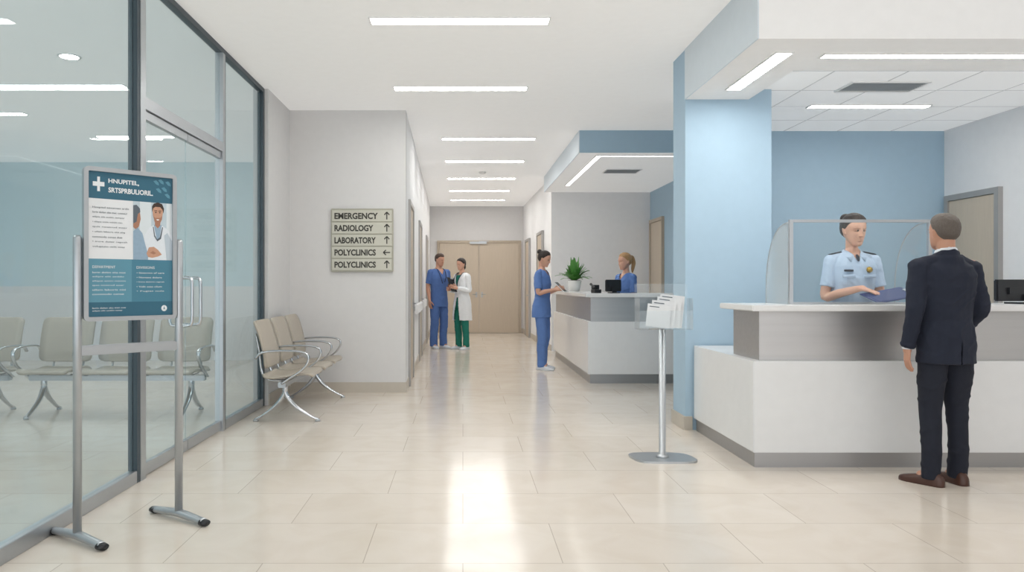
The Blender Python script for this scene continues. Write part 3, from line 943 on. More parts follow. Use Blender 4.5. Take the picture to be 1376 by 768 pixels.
ppoly([(0.68, 0.555), (0.71, 0.51), (0.77, 0.505), (0.82, 0.525), (0.87, 0.56), (0.82, 0.575), (0.75, 0.585), (0.70, 0.58)], 'pskin', dy=0.0018)
ppoly([(0.72, 0.55), (0.76, 0.535), (0.80, 0.55), (0.77, 0.56)], 'pskin2', dy=0.0019)
ppoly(ell(0.90, 0.95, 0.036, 0.022), 'pwhite', name='printed_emblem', dy=0.0012)
ppoly([(0.888, 0.962), (0.90, 0.935), (0.912, 0.962), (0.90, 0.954)], 'teal', name='printed_emblem', dy=0.0016)

# ------------------------------------------------------------------ brochure stand
bs = root('brochure_stand', 'steel pole leaflet stand with clear acrylic holder', 'brochure stand', (1.466, 5.47, 0), 0.0)
bm = bmesh.new()
poly = []
for i in range(32):
    a = 2 * math.pi * i / 32
    ca, sa = math.cos(a), math.sin(a)
    xx = 0.225 * math.copysign(abs(ca) ** 0.55, ca)
    yy = 0.155 * math.copysign(abs(sa) ** 0.55, sa)
    poly.append((xx - yy * 0.15, yy))
prism(bm, poly, 0.0, 0.014)
mk('base_plate', bm, 'alu', bs)
bm = bmesh.new(); tube(bm, [(0, 0, 0.012), (0, 0, 0.03), (0, 0, 0.035), (0, 0, 0.955)], [0.05, 0.038, 0.024, 0.024], sub=1, segn=24)
mk('pole', bm, 'alu', bs, smooth=False)
bm = bmesh.new()
bbox(bm, -0.19, 0.20, 0.06, 0.063, 0.955, 1.285)
bbox(bm, -0.19, 0.20, -0.09, 0.063, 0.952, 0.955)
bbox(bm, -0.19, 0.20, -0.09, -0.087, 0.955, 1.09)
bbox(bm, -0.19, -0.187, -0.087, 0.06, 0.955, 1.18)
bbox(bm, 0.197, 0.20, -0.087, 0.06, 0.955, 1.18)
mk('acrylic_holder', bm, 'acrylic', bs)
for i in range(4):
    x = 1.466 + (-0.055, -0.015, 0.03, 0.055)[i]
    y = 5.47 - 0.068 + 0.026 * i
    hgt = (0.165, 0.19, 0.215, 0.235)[i]
    hw = (0.085, 0.088, 0.09, 0.09)[i]
    bm = bmesh.new(); bbox(bm, -hw, hw, -0.001, 0.001, 0, hgt)
    rt = (-0.10, 0.12, -0.06)
    o = tag(mk('leaflet', bm, 'paper', None, (x, y, 0.970), rot=rt), 'white folded information leaflet in acrylic holder', 'leaflet', 'leaflets in the holder')
    bm = bmesh.new()
    bbox(bm, -hw + 0.015, 0.0, -0.002, -0.001, hgt - 0.022, hgt - 0.016)
    mk('printed_heading', bm, 'textgrey', o)

# ------------------------------------------------------------------ people
def sst(a, b, x):
    t = max(0.0, min(1.0, (x - a) / (b - a)))
    return t * t * (3 - 2 * t)
def gs2(x, z, cx, cz, sx_, sz_):
    return math.exp(-((x - cx) / sx_) ** 2 - ((z - cz) / sz_) ** 2)
def interp(tab, x):
    if x <= tab[0][0]: return tab[0][1]
    for (a, va), (b, vb) in zip(tab, tab[1:]):
        if x <= b:
            t = (x - a) / (b - a)
            return va + (vb - va) * t
    return tab[-1][1]

def head_rows(jw, off=0.0):
    R = [(-.110, .016, .018, -.042), (-.100, .031, .034, -.036), (-.086, .044 * jw, .048, -.025), (-.066, .0545 * jw, .064, -.012), (-.045, .062 * (1 + (jw - 1) * .5), .078, 0),
         (-.020, .069, .088, .010), (.010, .0740, .093, .0135), (.040, .0745, .094, .0145), (.070, .067, .084, .015), (.092, .052, .064, .015), (.106, .033, .040, .015), (.113, .014, .018, .015)]
    return [(z, max(.004, a + off), max(.004, b + off), y) for z, a, b, y in R]

def face_disp(x, z, fem):
    ax = abs(x)
    t = max(0.0, min(1.0, (0.022 - z) / 0.056))
    a = 0.0035 + 0.0165 * t ** 1.2
    if z < -0.034:
        a *= math.exp(-((z + 0.034) / 0.0055) ** 2)
    if z > 0.022:
        a *= math.exp(-((z - 0.022) / 0.012) ** 2)
    sgm = 0.0065 + 0.0035 * t
    d = a * math.exp(-(x / sgm) ** 2)
    d += 0.005 * gs2(ax, z, 0.0125, -0.034, 0.005, 0.0055)
    d -= 0.0070 * gs2(ax, z, 0.031, 0.003, 0.0155, 0.0115)
    d += (0.0018 if fem else 0.0035) * gs2(ax, z, 0.026, 0.024, 0.022, 0.007)
    d += 0.0035 * gs2(ax, z, 0.036, -0.026, 0.018, 0.018)
    d += 0.0055 * gs2(x, z, 0, -0.0575, 0.0165, 0.0042)
    d += 0.0060 * gs2(x, z, 0, -0.0675, 0.0145, 0.0046)
    d -= 0.0020 * gs2(x, z, 0, -0.0790, 0.016, 0.005)
    d += 0.0050 * gs2(x, z, 0, -0.0930, 0.016, 0.010)
    return d

def person(label, loc, face, Hgt, fem=False, armL=None, armR=None, legL=None, legR=None, outfit='scrubs',
           top='scrub', bottom='scrub', shoe='whiteshoe', skin='skin', hair='short', hairm='hairblk',
           yaw=0.0, pitch=0.0, voxel=0.006, curlL=0.6, curlR=0.6, hs=1.0):
    s = Hgt / 1.75
    th = math.atan2(face[0], -face[1])
    shx = 0.155 if fem else 0.18
    if fem:
        TR = [(0.86, .156, .110, .012), (0.95, .160, .110, .01), (1.06, .122, .092, 0), (1.15, .128, .095, -.003), (1.27, .145, .104, -.003),
              (1.36, .150, .094, .002), (1.42, .122, .074, .006), (1.46, .07, .056, .01), (1.50, .046, .048, .012)]
        nr = 0.044
    else:
        TR = [(0.86, .155, .108, .012), (0.95, .162, .112, .01), (1.06, .148, .102, 0), (1.15, .156, .106, -.003), (1.28, .172, .116, -.003),
              (1.36, .176, .108, .002), (1.42, .15, .082, .006), (1.46, .09, .062, .01), (1.50, .058, .056, .012)]
        nr = 0.054
    shz = 1.405
    SL, SR = V((shx, 0.005, shz)), V((-shx, 0.005, shz))
    legL = legL or dict(knee=(0.10, -0.015, 0.49), ankle=(0.105, 0.015, 0.09), toe=0.15)
    legR = legR or dict(knee=(-0.10, -0.015, 0.49), ankle=(-0.105, 0.015, 0.09), toe=-0.15)
    hipL, hipR = V((0.083, 0.005, 0.90)), V((-0.083, 0.005, 0.90))
    Mh = Matrix.Translation((0, -0.004, 1.545)) @ Matrix.Rotation(yaw, 4, 'Z') @ Matrix.Rotation(pitch, 4, 'X') @ Matrix.Scale(hs, 4) @ Matrix.Translation((0, -0.012, 0.088))
    aw = 0.9 if fem else 1.0
    jw = 0.94 if fem else 1.06
    def torso(bm, off, zlo=0.0, zhi=9, extra=None, post=None):
        rr = [(z, a + off, b + off, y) for z, a, b, y in TR if zlo <= z <= zhi]
        if extra:
            rr = extra + rr
        if post:
            rr = rr + post
        tube(bm, [(0, y, z) for z, a, b, y in rr], [(a, b) for z, a, b, y in rr], sub=3, segn=24, side=(1, 0, 0))
    bm = bmesh.new()
    torso(bm, 0)
    tube(bm, [(0, 0.012, 1.44), (0, 0.012, 1.50), (0, 0.008, 1.60)], [nr * 1.1, nr, nr * 0.98], segn=16)
    for S_ in (SL, SR):
        blob(bm, S_, (0.053 * aw, 0.053 * aw, 0.053 * aw))
    if fem:
        for sx in (-1, 1):
            blob(bm, (sx * 0.058, -0.052, 1.255), (0.064, 0.050, 0.066))
    arms = []
    for S_, A in ((SL, armL), (SR, armR)):
        e, w = V(A['elbow']), V(A['wrist'])
        d = V(A['dir']).normalized()
        arms.append((S_, e, w, d))
        tube(bm, [S_, (S_ + e) / 2, e, (e * 0.6 + w * 0.4), w, w + d * 0.03],
             [0.050 * aw, 0.045 * aw, 0.038 * aw, 0.038 * aw, 0.026 * aw, 0.024 * aw], segn=12)
        t = V(A['thumb']); t = (t - d * t.dot(d)).normalized()
        tube(bm, [w + d * 0.005, w + d * 0.045, w + d * 0.088], [(0.027, 0.018), (0.036, 0.016), (0.038, 0.012)], segn=12, side=t)
    for hp, Lg in ((hipL, legL), (hipR, legR)):
        k, a = V(Lg['knee']), V(Lg['ankle'])
        tube(bm, [hp, (hp + k) / 2, k, k * 0.65 + a * 0.35, a], [0.078, 0.064, 0.050, 0.050, 0.035], segn=14)
        fwd = Matrix.Rotation(Lg.get('toe', 0), 3, 'Z') @ V((0, -1, 0))
        blob(bm, a + fwd * 0.05 + V((0, 0, -0.035)), (0.034, 0.034, 0.03))
    stack(bm, head_rows(jw), Mh)
    for sx in (-1, 1):
        tube(bm, [Mh @ V(p) for p in ((sx * 0.069, 0.000, -0.030), (sx * 0.075, 0.006, -0.012), (sx * 0.080, 0.012, 0.012), (sx * 0.079, 0.024, 0.014), (sx * 0.074, 0.024, -0.010), (sx * 0.068, 0.008, -0.030))], [0.0055] * 6, segn=8)
        blob(bm, (sx * 0.072, 0.014, -0.004), (0.006, 0.013, 0.022), Mh)
    me = remeshed(bm, voxel, 2)
    bm = bmesh.new(); bm.from_mesh(me); bpy.data.meshes.remove(me)
    Mi = Mh.inverted()
    # refine the face, then sculpt nose, sockets, cheeks, lips and chin
    def inface(c): return c.y < -0.035 and abs(c.x) < 0.058 and -0.108 < c.z < 0.045
    es = [e for e in bm.edges if inface(Mi @ ((e.verts[0].co + e.verts[1].co) / 2))]
    bmesh.ops.subdivide_edges(bm, edges=es, cuts=1, use_grid_fill=True)
    for v in bm.verts:
        c = Mi @ v.co
        if c.y < -0.02 and abs(c.x) < 0.07 and -0.12 < c.z < 0.06:
            c.y -= face_disp(c.x, c.z, fem) * sst(-0.02, -0.05, c.y)
            v.co = Mh @ c
    for f in bm.faces:
        f.smooth = True
        c = Mi @ f.calc_center_median()
        if (c.x / 0.0205) ** 2 + ((c.z + 0.0625) / 0.0088) ** 2 < 1 and c.y < -0.06:
            f.material_index = 1
    for sx in (-1, 1):
        blob(bm, (sx * 0.031, -0.0580, 0.003), (0.0138, 0.0112, 0.0072), Mh, 2)
        blob(bm, (sx * 0.0305, -0.0655, 0.003), (0.0062, 0.0046, 0.0064), Mh, 3)
        tube(bm, [Mh @ V(p) for p in ((sx * 0.0165, -0.0660, 0.0025), (sx * 0.023, -0.0690, 0.0085), (sx * 0.031, -0.0695, 0.0108), (sx * 0.039, -0.0665, 0.0088), (sx * 0.0465, -0.0600, 0.0030))], [0.0012, 0.0018, 0.0020, 0.0018, 0.0012], segn=6, mi=0)
        tube(bm, [Mh @ V(p) for p in ((sx * 0.017, -0.0668, 0.0025), (sx * 0.023, -0.0704, 0.0072), (sx * 0.031, -0.0712, 0.0092), (sx * 0.039, -0.0680, 0.0074), (sx * 0.047, -0.0612, 0.0028))], [0.0008, 0.0011, 0.0013, 0.0012, 0.0008], segn=6, mi=3)
        tube(bm, [Mh @ V(p) for p in ((sx * 0.012, -0.0800, 0.0195), (sx * 0.023, -0.0788, 0.0240), (sx * 0.036, -0.0730, 0.0255), (sx * 0.049, -0.0630, 0.0205))], [(0.0024, 0.0030), (0.0028, 0.0036), (0.0026, 0.0030), (0.0016, 0.0018)] if not fem else [(0.0018, 0.0016), (0.0022, 0.0020), (0.0022, 0.0018), (0.0014, 0.0010)], segn=6, mi=4, side=Mh.to_3x3() @ V((0, 1, 0)))
    for (S_, e, w, d), A, curl in ((arms[0], armL, curlL), (arms[1], armR, curlR)):
        t = V(A['thumb']); t = (t - d * t.dot(d)).normalized()
        nrm = V(A['palm']); nrm = (nrm - d * nrm.dot(d) - t * nrm.dot(t)).normalized()
        for off, ln in ((0.028, 0.070), (0.010, 0.078), (-0.009, 0.073), (-0.027, 0.056)):
            p = w + d * 0.076 + t * off
            dd = (d + t * off * 2.0).normalized()
            pts = [p.copy()]
            for q, fr_ in enumerate((0.5, 0.3, 0.2)):
                an = curl * (0.45 + 0.5 * q)
                v = dd * math.cos(an) + nrm * math.sin(an)
                p = p + v * (ln * fr_ + (0.014 if q == 0 else 0))
                pts.append(p.copy())
            tube(bm, pts, [0.0085, 0.0082, 0.0074, 0.0055], sub=2, segn=8)
        p = w + d * 0.025 + t * 0.022
        v1 = (d * 0.62 + t * 0.62 + nrm * 0.35).normalized()
        v2 = (d * 0.9 + t * 0.2 + nrm * (0.3 + 0.4 * curl)).normalized()
        tube(bm, [p, p + v1 * 0.042, p + v1 * 0.042 + v2 * 0.032, p + v1 * 0.042 + v2 * 0.054], [0.012, 0.0105, 0.0095, 0.0065], sub=2, segn=8)
    for v in bm.verts:
        v.co *= s
    body = tag(mk('person', bm, [skin, 'lips', 'eyew', 'iris', hairm], None, loc, th, smooth=True), label, 'person')
    def part(name, bm, mats, vox=None, sm=2, fold=0.0, cut=None, seed=0.0):
        if vox:
            me = remeshed(bm, vox, sm)
            bm = bmesh.new(); bm.from_mesh(me); bpy.data.meshes.remove(me)
            if fold:
                bm.normal_update()
                for v in bm.verts:
                    p = v.co
                    nn = noise.noise(V((p.x * 7 + seed, p.y * 7, p.z * 3.2))) + 0.35 * noise.noise(V((p.x * 14, p.y * 14 + seed, p.z * 9 + p.x * 8)))
                    rd = 1 - abs(noise.noise(V((p.x * 8 + p.z * 5, p.y * 8, p.z * 9 + seed)))) * 4
                    v.co = p + v.normal * (nn * fold + max(0, rd) * fold * 0.8)
            if cut:
                dl = [f for f in bm.faces if cut(f.calc_center_median())]
                bmesh.ops.delete(bm, geom=dl, context='FACES')
        for v in bm.verts:
            v.co *= s
        return mk(name, bm, mats, body, smooth=True)
    suit = outfit == 'suit'
    lf_ = 0.93 if fem else 1.0
    bm = bmesh.new()
    torso(bm, 0.006, 0.86, 1.08, extra=[(0.80, .130, .092, .01)])
    for hp, Lg in ((hipL, legL), (hipR, legR)):
        k, a = V(Lg['knee']), V(Lg['ankle'])
        a2 = a + V((0, 0, -0.045 if not suit else -0.05))
        rr = [0.092, 0.082, 0.063, 0.057, 0.053] if suit else [0.092, 0.086, 0.073, 0.069, 0.067]
        tube(bm, [hp, (hp + k) / 2, k, (k + a) / 2 + V((0, 0.012, 0)), a2], [(r * lf_, r * 1.03 * lf_) for r in rr], segn=18)
    part('trousers', bm, bottom, 0.008, 2, 0.006, seed=loc[0])
    bm = bmesh.new()
    if outfit == 'suit':
        torso(bm, 0.024, 0.93, 1.43, extra=[(0.79, .184, .134, .012), (0.86, .182, .132, .012)], post=[(1.455, .108, .090, .012), (1.485, .076, .074, .014)])
        for (S_, e, w, d) in arms:
            blob(bm, S_ + V((0, 0, 0.0)), (0.066, 0.062, 0.056))
            tube(bm, [S_, (S_ + e) / 2, e, (e + w) / 2, w - d * 0.005], [0.062, 0.058, 0.052, 0.048, 0.041], segn=16)
        tube(bm, [(-0.18, 0.005, 1.403), (-0.1, 0.01, 1.434), (0, 0.018, 1.450), (0.1, 0.01, 1.434), (0.18, 0.005, 1.403)], [0.053, 0.05, 0.045, 0.05, 0.053], segn=14)
        torus_tube(bm, (0, 0.012, 1.480), 0.068, 0.066, (0.011, 0.022), tilt=0.018)
        cut = lambda c: (c.y < -0.02 and c.z > 1.12 and abs(c.x) < (c.z - 1.12) * 0.22) or (c.y > 0.05 and c.z < 0.93 and abs(c.x) < 0.004)
        part('suit_jacket', bm, top, 0.006, 2, 0.007, cut)
        bm = bmesh.new()
        torso(bm, 0.006, 1.06, 1.37)
        tube(bm, [(0, 0.0, 1.36), (0, 0.004, 1.44), (0, 0.01, 1.48)], [(0.10, 0.075), (0.070, 0.058), (0.058, 0.056)], segn=18, side=(1, 0, 0))
        torus_tube(bm, (0, 0.011, 1.500), 0.059, 0.059, (0.007, 0.026), tilt=0.014)
        part('shirt', bm, 'shirtw', 0.006, 2)
        for sx in (-1, 1):
            bm = bmesh.new()
            tube(bm, [(sx * 0.015, -0.145, 1.12), (sx * 0.06, -0.150, 1.28), (sx * 0.06, -0.10, 1.43), (sx * 0.05, -0.04, 1.485)], [(0.016, 0.004), (0.034, 0.004), (0.03, 0.004), (0.015, 0.004)], segn=8, side=(1, 0, 0))
            part('lapel', bm, top)
        bm = bmesh.new()
        tube(bm, [(0, -0.075, 1.47), (0, -0.13, 1.40), (0, -0.137, 1.25), (0, -0.134, 1.13)], [(0.014, 0.008), (0.018, 0.006), (0.028, 0.006), (0.03, 0.006)], segn=8, side=(1, 0, 0))
        part('tie', bm, 'navydark')
        for (S_, e, w, d) in arms:
            bm = bmesh.new()
            tube(bm, [w - d * 0.02, w + d * 0.008], [0.036, 0.033], sub=1, segn=16)
            part('shirt_cuff', bm, 'shirtw')
    else:
        fo = 0.0045
        if outfit == 'labcoat':
            ex = [(0.56, .215, .165, .01), (0.70, .205, .155, .01), (0.84, .200, .148, .012)]
            torso(bm, 0.026, 0.93, 1.47, extra=ex)
        elif outfit == 'officer':
            ex = [(0.90, .186, .134, .012)]
            torso(bm, 0.018, 0.93, 1.47, extra=ex)
        else:
            ex = [(0.77, .188, .136, .012), (0.86, .186, .134, .012)]
            torso(bm, 0.017, 0.93, 1.46, extra=ex)
        if fem:
            for sx in (-1, 1):
                blob(bm, (sx * 0.055, -0.054, 1.25), (0.076, 0.062, 0.082))
        for (S_, e, w, d) in arms:
            blob(bm, S_, (0.060 * aw, 0.058 * aw, 0.056 * aw))
            if outfit == 'labcoat':
                tube(bm, [S_, (S_ + e) / 2, e, (e + w) / 2, w], [0.060, 0.056, 0.050, 0.046, 0.041], segn=16)
            else:
                q = S_ + (e - S_) * (0.78 if outfit != 'officer' else 0.72)
                tube(bm, [S_, (S_ + q) / 2, q], [0.058 * aw, 0.056 * aw, 0.060 * aw], segn=16)
        tube(bm, [(-shx, 0.005, 1.403), (-0.09, 0.01, 1.430), (0, 0.012, 1.443), (0.09, 0.01, 1.430), (shx, 0.005, 1.403)], [0.050 * aw, 0.042, 0.038, 0.042, 0.050 * aw], segn=14)
        if outfit == 'labcoat':
            cut = lambda c: c.y < -0.02 and ((c.z > 1.20 and abs(c.x) < (c.z - 1.20) * 0.30) or (c.z < 1.0 and c.y < -0.05 and abs(c.x) < 0.02 + (1.0 - c.z) * 0.14))
        else:
            zv = 1.40 if outfit == 'officer' else 1.36
            cut = lambda c: c.y < -0.02 and c.z > zv and abs(c.x) < (c.z - zv) * 0.6
        part({'labcoat': 'lab_coat', 'officer': 'uniform_shirt'}.get(outfit, 'scrub_top'), bm, top, 0.006 if outfit != 'officer' else 0.005, 2, fo, cut, seed=loc[0] * 3)
        if outfit == 'officer':
            bm = bmesh.new()
            for sx in (-1, 1):
                inner = [(0.004, 0.075, 1.500), (0.045, 0.052, 1.502), (0.060, 0.008, 1.494), (0.048, -0.040, 1.478), (0.022, -0.076, 1.448)]
                outer = [(0.004, 0.092, 1.472), (0.064, 0.066, 1.470), (0.086, 0.006, 1.458), (0.078, -0.062, 1.438), (0.052, -0.104, 1.398)]
                a_ = [bm.verts.new((sx * x, y, z)) for x, y, z in inner]
                b_ = [bm.verts.new((sx * x, y, z)) for x, y, z in outer]
                for k in range(4):
                    bm.faces.new([a_[k], a_[k + 1], b_[k + 1], b_[k]])
            bmesh.ops.recalc_face_normals(bm, faces=bm.faces)
            bmesh.ops.solidify(bm, geom=bm.faces[:], thickness=0.005)
            part('collar', bm, top)
            bm = bmesh.new()
            tube(bm, [(0, -0.074, 1.448), (0, -0.092, 1.430), (0, -0.106, 1.400)], [(0.009, 0.006), (0.015, 0.005), (0.007, 0.004)], segn=8, side=(1, 0, 0))
            part('neck_tab', bm, 'navydark')
            for sx in (-1, 1):
                bm = bmesh.new()
                tube(bm, [(sx * 0.085, 0.006, 1.474), (sx * 0.125, 0.006, 1.466), (sx * 0.172, 0.006, 1.454)], [(0.005, 0.024), (0.005, 0.024), (0.005, 0.021)], segn=8, side=(0, 0, 1))
                part('epaulette', bm, 'navydark')
            for sx in (-1, 1):
                bm = bmesh.new()
                cx_ = sx * 0.075
                bbox(bm, cx_ - 0.045, cx_ + 0.045, -0.1265, -0.112, 1.275, 1.298)
                bmesh.ops.bevel(bm, geom=bm.edges[:], offset=0.003, segments=1, affect='EDGES')
                part('pocket_flap', bm, top)
            bm = bmesh.new()
            vs = []
            for k in range(16):
                a = k * math.pi / 8
                rr_ = 0.024 if k % 2 == 0 else 0.017
                vs.append((0.075 + rr_ * math.cos(a), 1.335 + rr_ * math.sin(a)))
            lo = [bm.verts.new((x, -0.124, z)) for x, z in vs]; hi = [bm.verts.new((x, -0.104, z)) for x, z in vs]
            bm.faces.new(lo); bm.faces.new(hi[::-1])
            for k in range(16):
                bm.faces.new([lo[k], lo[(k + 1) % 16], hi[(k + 1) % 16], hi[k]])
            part('badge', bm, 'gold')
            bm = bmesh.new(); bbox(bm, -0.105, -0.045, -0.126, -0.105, 1.322, 1.337)
            part('name_tag', bm, 'navydark')
        if outfit == 'labcoat':
            bm = bmesh.new(); torso(bm, 0.010, 0.86, 1.42, extra=[(0.78, .168, .120, .01)])
            part('blouse', bm, 'green')
        if outfit in ('scrubs', 'labcoat') and (label.find('stethoscope') >= 0):
            bm = bmesh.new()
            tube(bm, [(0.03, -0.152, 1.22), (0.06, -0.150, 1.33), (0.075, -0.06, 1.46), (0.03, 0.075, 1.475), (-0.03, 0.075, 1.475), (-0.075, -0.06, 1.46), (-0.06, -0.150, 1.33), (-0.02, -0.155, 1.20)], [0.006] * 8, segn=8)
            part('stethoscope', bm, 'navydark')
    for Lg in (legL, legR):
        a = V(Lg['ankle'])
        Rz = Matrix.Rotation(Lg.get('toe', 0), 3, 'Z')
        secs = [(0.085, .006, .03), (.078, .026, .062), (.055, .036, .085), (.015, .039, .092), (-.03, .041, .078), (-.08, .046, .058), (-.125, .047, .048), (-.160, .040, .040), (-.183, .026, .032), (-.192, .010, .022)]
        bm = bmesh.new(); rings = []
        nS = 12
        for y, w_, h_ in secs:
            ring = []
            for k in range(nS + 1):
                t = math.pi * k / nS
                cx_, cz_ = math.cos(t), math.sin(t)
                p = V((w_ * math.copysign(abs(cx_) ** 0.7, cx_), y, 0.012 + (h_ - 0.012) * abs(cz_) ** 0.7))
                ring.append(bm.verts.new(Rz @ p + V((a.x, a.y, 0))))
            for xx in (-w_, w_):
                ring.append(bm.verts.new(Rz @ V((xx, y, 0)) + V((a.x, a.y, 0))))
            rings.append(ring)
        m_ = len(rings[0])
        for i in range(len(rings) - 1):
            for k in range(m_):
                f = bm.faces.new([rings[i][k], rings[i][(k + 1) % m_], rings[i + 1][(k + 1) % m_], rings[i + 1][k]])
                if k >= nS:
                    f.material_index = 1
        bm.faces.new(rings[0]); bm.faces.new(rings[-1][::-1])
        part('shoe', bm, [shoe, 'sole' if shoe == 'brownshoe' else shoe])
    # ---- hair: a shell grown out of the scalp above the hairline
    if hair == 'short':
        line = [(0, .072), (35, .070), (58, .055), (75, .030), (88, .004), (100, -.004), (115, -.030), (140, -.055), (180, -.062)]
        tk = 0.008
    else:
        line = [(0, .076), (35, .066), (58, .044), (75, .018), (88, -.004), (100, -.010), (115, -.035), (140, -.060), (180, -.070)]
        tk = 0.010
    bm = bmesh.new()
    stack(bm, head_rows(jw, -0.003), Mh)
    me = remeshed(bm, 0.0045, 1)
    bm = bmesh.new(); bm.from_mesh(me); bpy.data.meshes.remove(me)
    for v in bm.verts:
        c = Mi @ v.co
        ph_ = math.degrees(math.atan2(abs(c.x), -(c.y - 0.013)))
        d_ = c.z - interp(line, ph_)
        dr = V((c.x * 1.2, c.y - 0.013, max(0, c.z - 0.02) * 1.2))
        if dr.length < 1e-5:
            dr = V((0, 0, 1))
        dr.normalize()
        k = sst(-0.004, 0.006, d_) * 0.0050 + sst(0.0, 0.03, d_) * tk
        if hair == 'short':
            k += 0.006 * sst(0.03, 0.1, c.z) * sst(0.04, -0.05, c.y)
        strand = noise.noise(V((c.x * 60, c.y * 14, c.z * 60))) * 0.0016 if hair != 'short' else noise.noise(V((c.x * 70, c.y * 50, c.z * 70))) * 0.002
        if d_ > 0.004:
            k += strand
        v.co = Mh @ (c + dr * k)
    if hair == 'bun':
        blob(bm, (0, 0.112, 0.080), (0.040, 0.036, 0.038), Mh, u=20, v=14)
    if hair == 'pony':
        tube(bm, [Mh @ V(p) for p in ((0, 0.10, 0.06), (0, 0.14, 0.045), (0, 0.155, -0.03), (0, 0.135, -0.11), (0, 0.125, -0.16))], [0.022, 0.030, 0.032, 0.024, 0.008], segn=12)
    if hair == 'bob':
        blob(bm, (0, 0.062, -0.055), (0.055, 0.042, 0.06), Mh)
    part('hair', bm, hairm)
    return body, s, th

def world_pt(loc, th, s, p):
    R = Matrix.Rotation(th, 3, 'Z')
    return V(loc) + R @ (V(p) * s)

down = (0, -0.08, -1)
person('person in navy suit and brown shoes standing at the reception counter', (3.10, 4.79, 0), (-0.10, 0.99), 1.73, False,
       armL=dict(elbow=(0.232, 0.035, 1.135), wrist=(0.242, -0.02, 0.885), dir=down, thumb=(-0.2, -1, 0), palm=(-1, 0, 0)),
       armR=dict(elbow=(-0.232, 0.03, 1.135), wrist=(-0.205, -0.15, 0.955), dir=(0.3, -0.8, -0.3), thumb=(0.4, 0, 1), palm=(1, 0, 0)),
       legL=dict(knee=(0.095, -0.01, 0.49), ankle=(0.115, 0.02, 0.09), toe=0.5),
       legR=dict(knee=(-0.095, -0.01, 0.49), ankle=(-0.085, 0.0, 0.09), toe=0.0),
       outfit='suit', top='navy', bottom='navy2', shoe='brownshoe', skin='skin2', hair='short', hairm='hairgry', yaw=0.05, voxel=0.0055)
off_loc = (3.13, 5.98, 0)
_, s_, th_ = person('person in pale blue uniform shirt holding a blue clipboard behind counter', off_loc, (-0.08, -1), 1.83, True,
       armL=dict(elbow=(0.205, -0.01, 1.13), wrist=(0.15, -0.20, 1.145), dir=(-0.1, -1, -0.25), thumb=(1, 0, 0), palm=(0, 0, 1)),
       armR=dict(elbow=(-0.205, -0.01, 1.13), wrist=(-0.03, -0.20, 1.195), dir=(0.6, -0.8, -0.22), thumb=(0.8, 0.6, 0), palm=(0, 0, -1)),
       outfit='officer', top='uniform', bottom='navy2', shoe='brownshoe', skin='skin', hair='bun', hairm='hairblk', yaw=0.20, pitch=0.12, voxel=0.0045, hs=1.06, curlL=0.15, curlR=0.35)
c = world_pt(off_loc, th_, s_, (0.12, -0.33, 1.148))
cb = root('clipboard', 'blue clipboard held by the uniformed receptionist', 'clipboard', (c.x, c.y, c.z), 0.25)
bm = bmesh.new(); bbox(bm, -0.17, 0.17, -0.11, 0.11, -0.004, 0.004)
bmesh.ops.bevel(bm, geom=bm.edges[:], offset=0.003, segments=1, affect='EDGES')
mk('board', bm, 'navyplastic', cb); cb.rotation_euler = (0.30, -0.16, 0.1)
bm = bmesh.new(); bbox(bm, -0.15, 0.13, -0.10, 0.10, 0.004, 0.006)
mk('paper', bm, 'navyplastic', cb)
bm = bmesh.new(); bbox(bm, 0.13, 0.16, -0.04, 0.04, 0.004, 0.014)
mk('clip', bm, 'alu', cb)

def tablet(label, cat, loc, rot, w, d, m='dark'):
    r = root(cat, label, cat, loc)
    r.rotation_euler = rot
    bm = bmesh.new(); bbox(bm, -w / 2, w / 2, -d / 2, d / 2, -0.005, 0.004)
    bmesh.ops.bevel(bm, geom=bm.edges[:], offset=0.003, segments=2, affect='EDGES')
    mk('housing', bm, m, r)
    bm = bmesh.new(); bbox(bm, -w / 2 + 0.01, w / 2 - 0.01, -d / 2 + 0.01, d / 2 - 0.01, 0.004, 0.005)
    mk('screen' if cat == 'tablet' else 'paper', bm, 'screen' if cat == 'tablet' else 'paper', r)
    return r
n_loc = (1.20, 11.25, 0)
nf = (0.90, -0.44)
holdL = dict(elbow=(0.185, -0.01, 1.13), wrist=(0.085, -0.205, 1.175), dir=(-0.15, -1, 0.25), thumb=(-0.3, 0, 1), palm=(-1, 0, 0.3))
holdR = dict(elbow=(-0.185, -0.01, 1.13), wrist=(-0.085, -0.205, 1.175), dir=(0.15, -1, 0.25), thumb=(0.3, 0, 1), palm=(1, 0, 0.3))
_, s_, th_ = person('person in blue scrubs with dark bun looking down at a tablet', n_loc, nf, 1.79, True, holdL, holdR,
       legL=dict(knee=(0.085, -0.02, 0.49), ankle=(0.09, 0.03, 0.09), toe=0.1), legR=dict(knee=(-0.085, -0.03, 0.49), ankle=(-0.09, -0.03, 0.09), toe=-0.15),
       hair='bun', pitch=0.30, skin='skin', curlL=1.0, curlR=1.0)
c = world_pt(n_loc, th_, s_, (0.0, -0.285, 1.215))
tablet('slim white tablet held by the standing nurse', 'tablet', c, (0.75, 0, th_), 0.16, 0.22, 'pwhite')
person('person in blue scrubs with blonde ponytail behind the nurses desk', (2.36, 10.80, 0), (-0.85, -0.5), 1.72, True,
       armL=dict(elbow=(0.19, -0.02, 1.12), wrist=(0.12, -0.20, 1.03), dir=(-0.2, -1, -0.1), thumb=(-1, 0, 0.3), palm=(0, 0, -1)),
       armR=dict(elbow=(-0.19, -0.02, 1.12), wrist=(-0.12, -0.20, 1.03), dir=(0.2, -1, -0.1), thumb=(1, 0, 0.3), palm=(0, 0, -1)),
       hair='pony', hairm='hairbld', pitch=0.08, yaw=-0.1, hs=1.08)
m_loc = (-0.48, 14.95, 0)
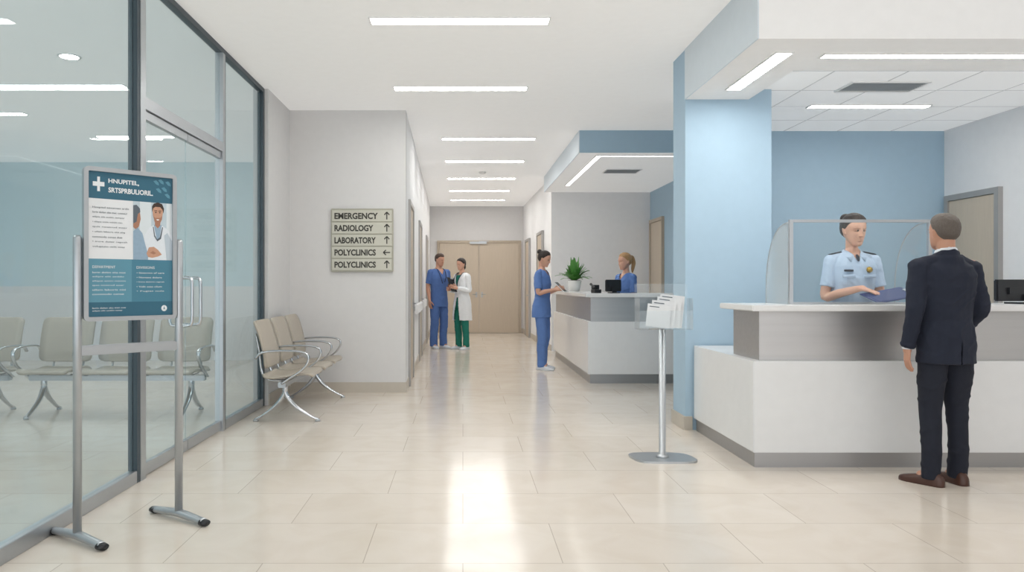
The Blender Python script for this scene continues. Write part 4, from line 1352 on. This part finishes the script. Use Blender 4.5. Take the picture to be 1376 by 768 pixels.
_, s_, th_ = person('person in blue scrubs with stethoscope holding a dark clipboard', m_loc, (0.55, -0.83), 1.90, False,
       armL=dict(elbow=(0.225, 0.0, 1.14), wrist=(0.12, -0.205, 1.12), dir=(-0.1, -1, 0.1), thumb=(-0.3, 0, 1), palm=(-1, 0, 0.2)),
       armR=dict(elbow=(-0.215, 0.04, 1.135), wrist=(-0.22, -0.03, 0.89), dir=down, thumb=(0.2, -1, 0), palm=(1, 0, 0)),
       top='scrub2', bottom='scrub2', hair='short', hairm='hairbrn', skin='skin2', pitch=0.15, yaw=0.3)
c = world_pt(m_loc, th_, s_, (0.10, -0.34, 1.175))
cl = root('clipboard', 'dark clipboard shared by the nurse and doctor', 'clipboard', c)
cl.rotation_euler = (1.05, 0.1, th_ + 0.2)
bm = bmesh.new(); bbox(bm, -0.12, 0.12, -0.16, 0.16, -0.004, 0.004)
bmesh.ops.bevel(bm, geom=bm.edges[:], offset=0.003, segments=1, affect='EDGES')
mk('board', bm, 'dark', cl)
bm = bmesh.new(); bbox(bm, -0.04, 0.04, 0.12, 0.15, 0.004, 0.014)
mk('clip', bm, 'alu', cl)
person('person in white lab coat and green trousers with stethoscope', (-0.02, 14.75, 0), (-0.72, -0.69), 1.80, True,
       armL=dict(elbow=(0.19, 0.0, 1.13), wrist=(0.10, -0.21, 1.17), dir=(-0.5, -0.8, 0.3), thumb=(0, 0, 1), palm=(-1, 0, 0)),
       armR=dict(elbow=(-0.19, 0.0, 1.13), wrist=(-0.10, -0.22, 1.14), dir=(0.2, -1, 0.2), thumb=(0, 0, 1), palm=(1, 0, 0)),
       outfit='labcoat', top='coat', bottom='green', shoe='whiteshoe', hair='bob', hairm='hairblk', skin='skin', pitch=0.15)

# ------------------------------------------------------------------ camera, world
cam_d = bpy.data.cameras.new('camera')
cam = bpy.data.objects.new('camera', cam_d)
COL.objects.link(cam)
cam.location = (0, 0, H0)
cam.rotation_euler = (math.pi / 2, 0, 0)
cam_d.sensor_width = 36
cam_d.lens = 36 * 1000 / 1376
cam_d.shift_x = (688 - 622) / 1376
cam_d.shift_y = (382 - 384) / 1376
cam_d.clip_start = 0.05
C.scene.camera = cam
w = bpy.data.worlds.new('world')
C.scene.world = w
w.use_nodes = True
w.node_tree.nodes['Background'].inputs[0].default_value = (0.97, 0.985, 1.0, 1)
w.node_tree.nodes['Background'].inputs[1].default_value = 1.1
C.scene.view_settings.view_transform = 'Standard'
C.scene.view_settings.look = 'None'
C.scene.view_settings.exposure = 0.72
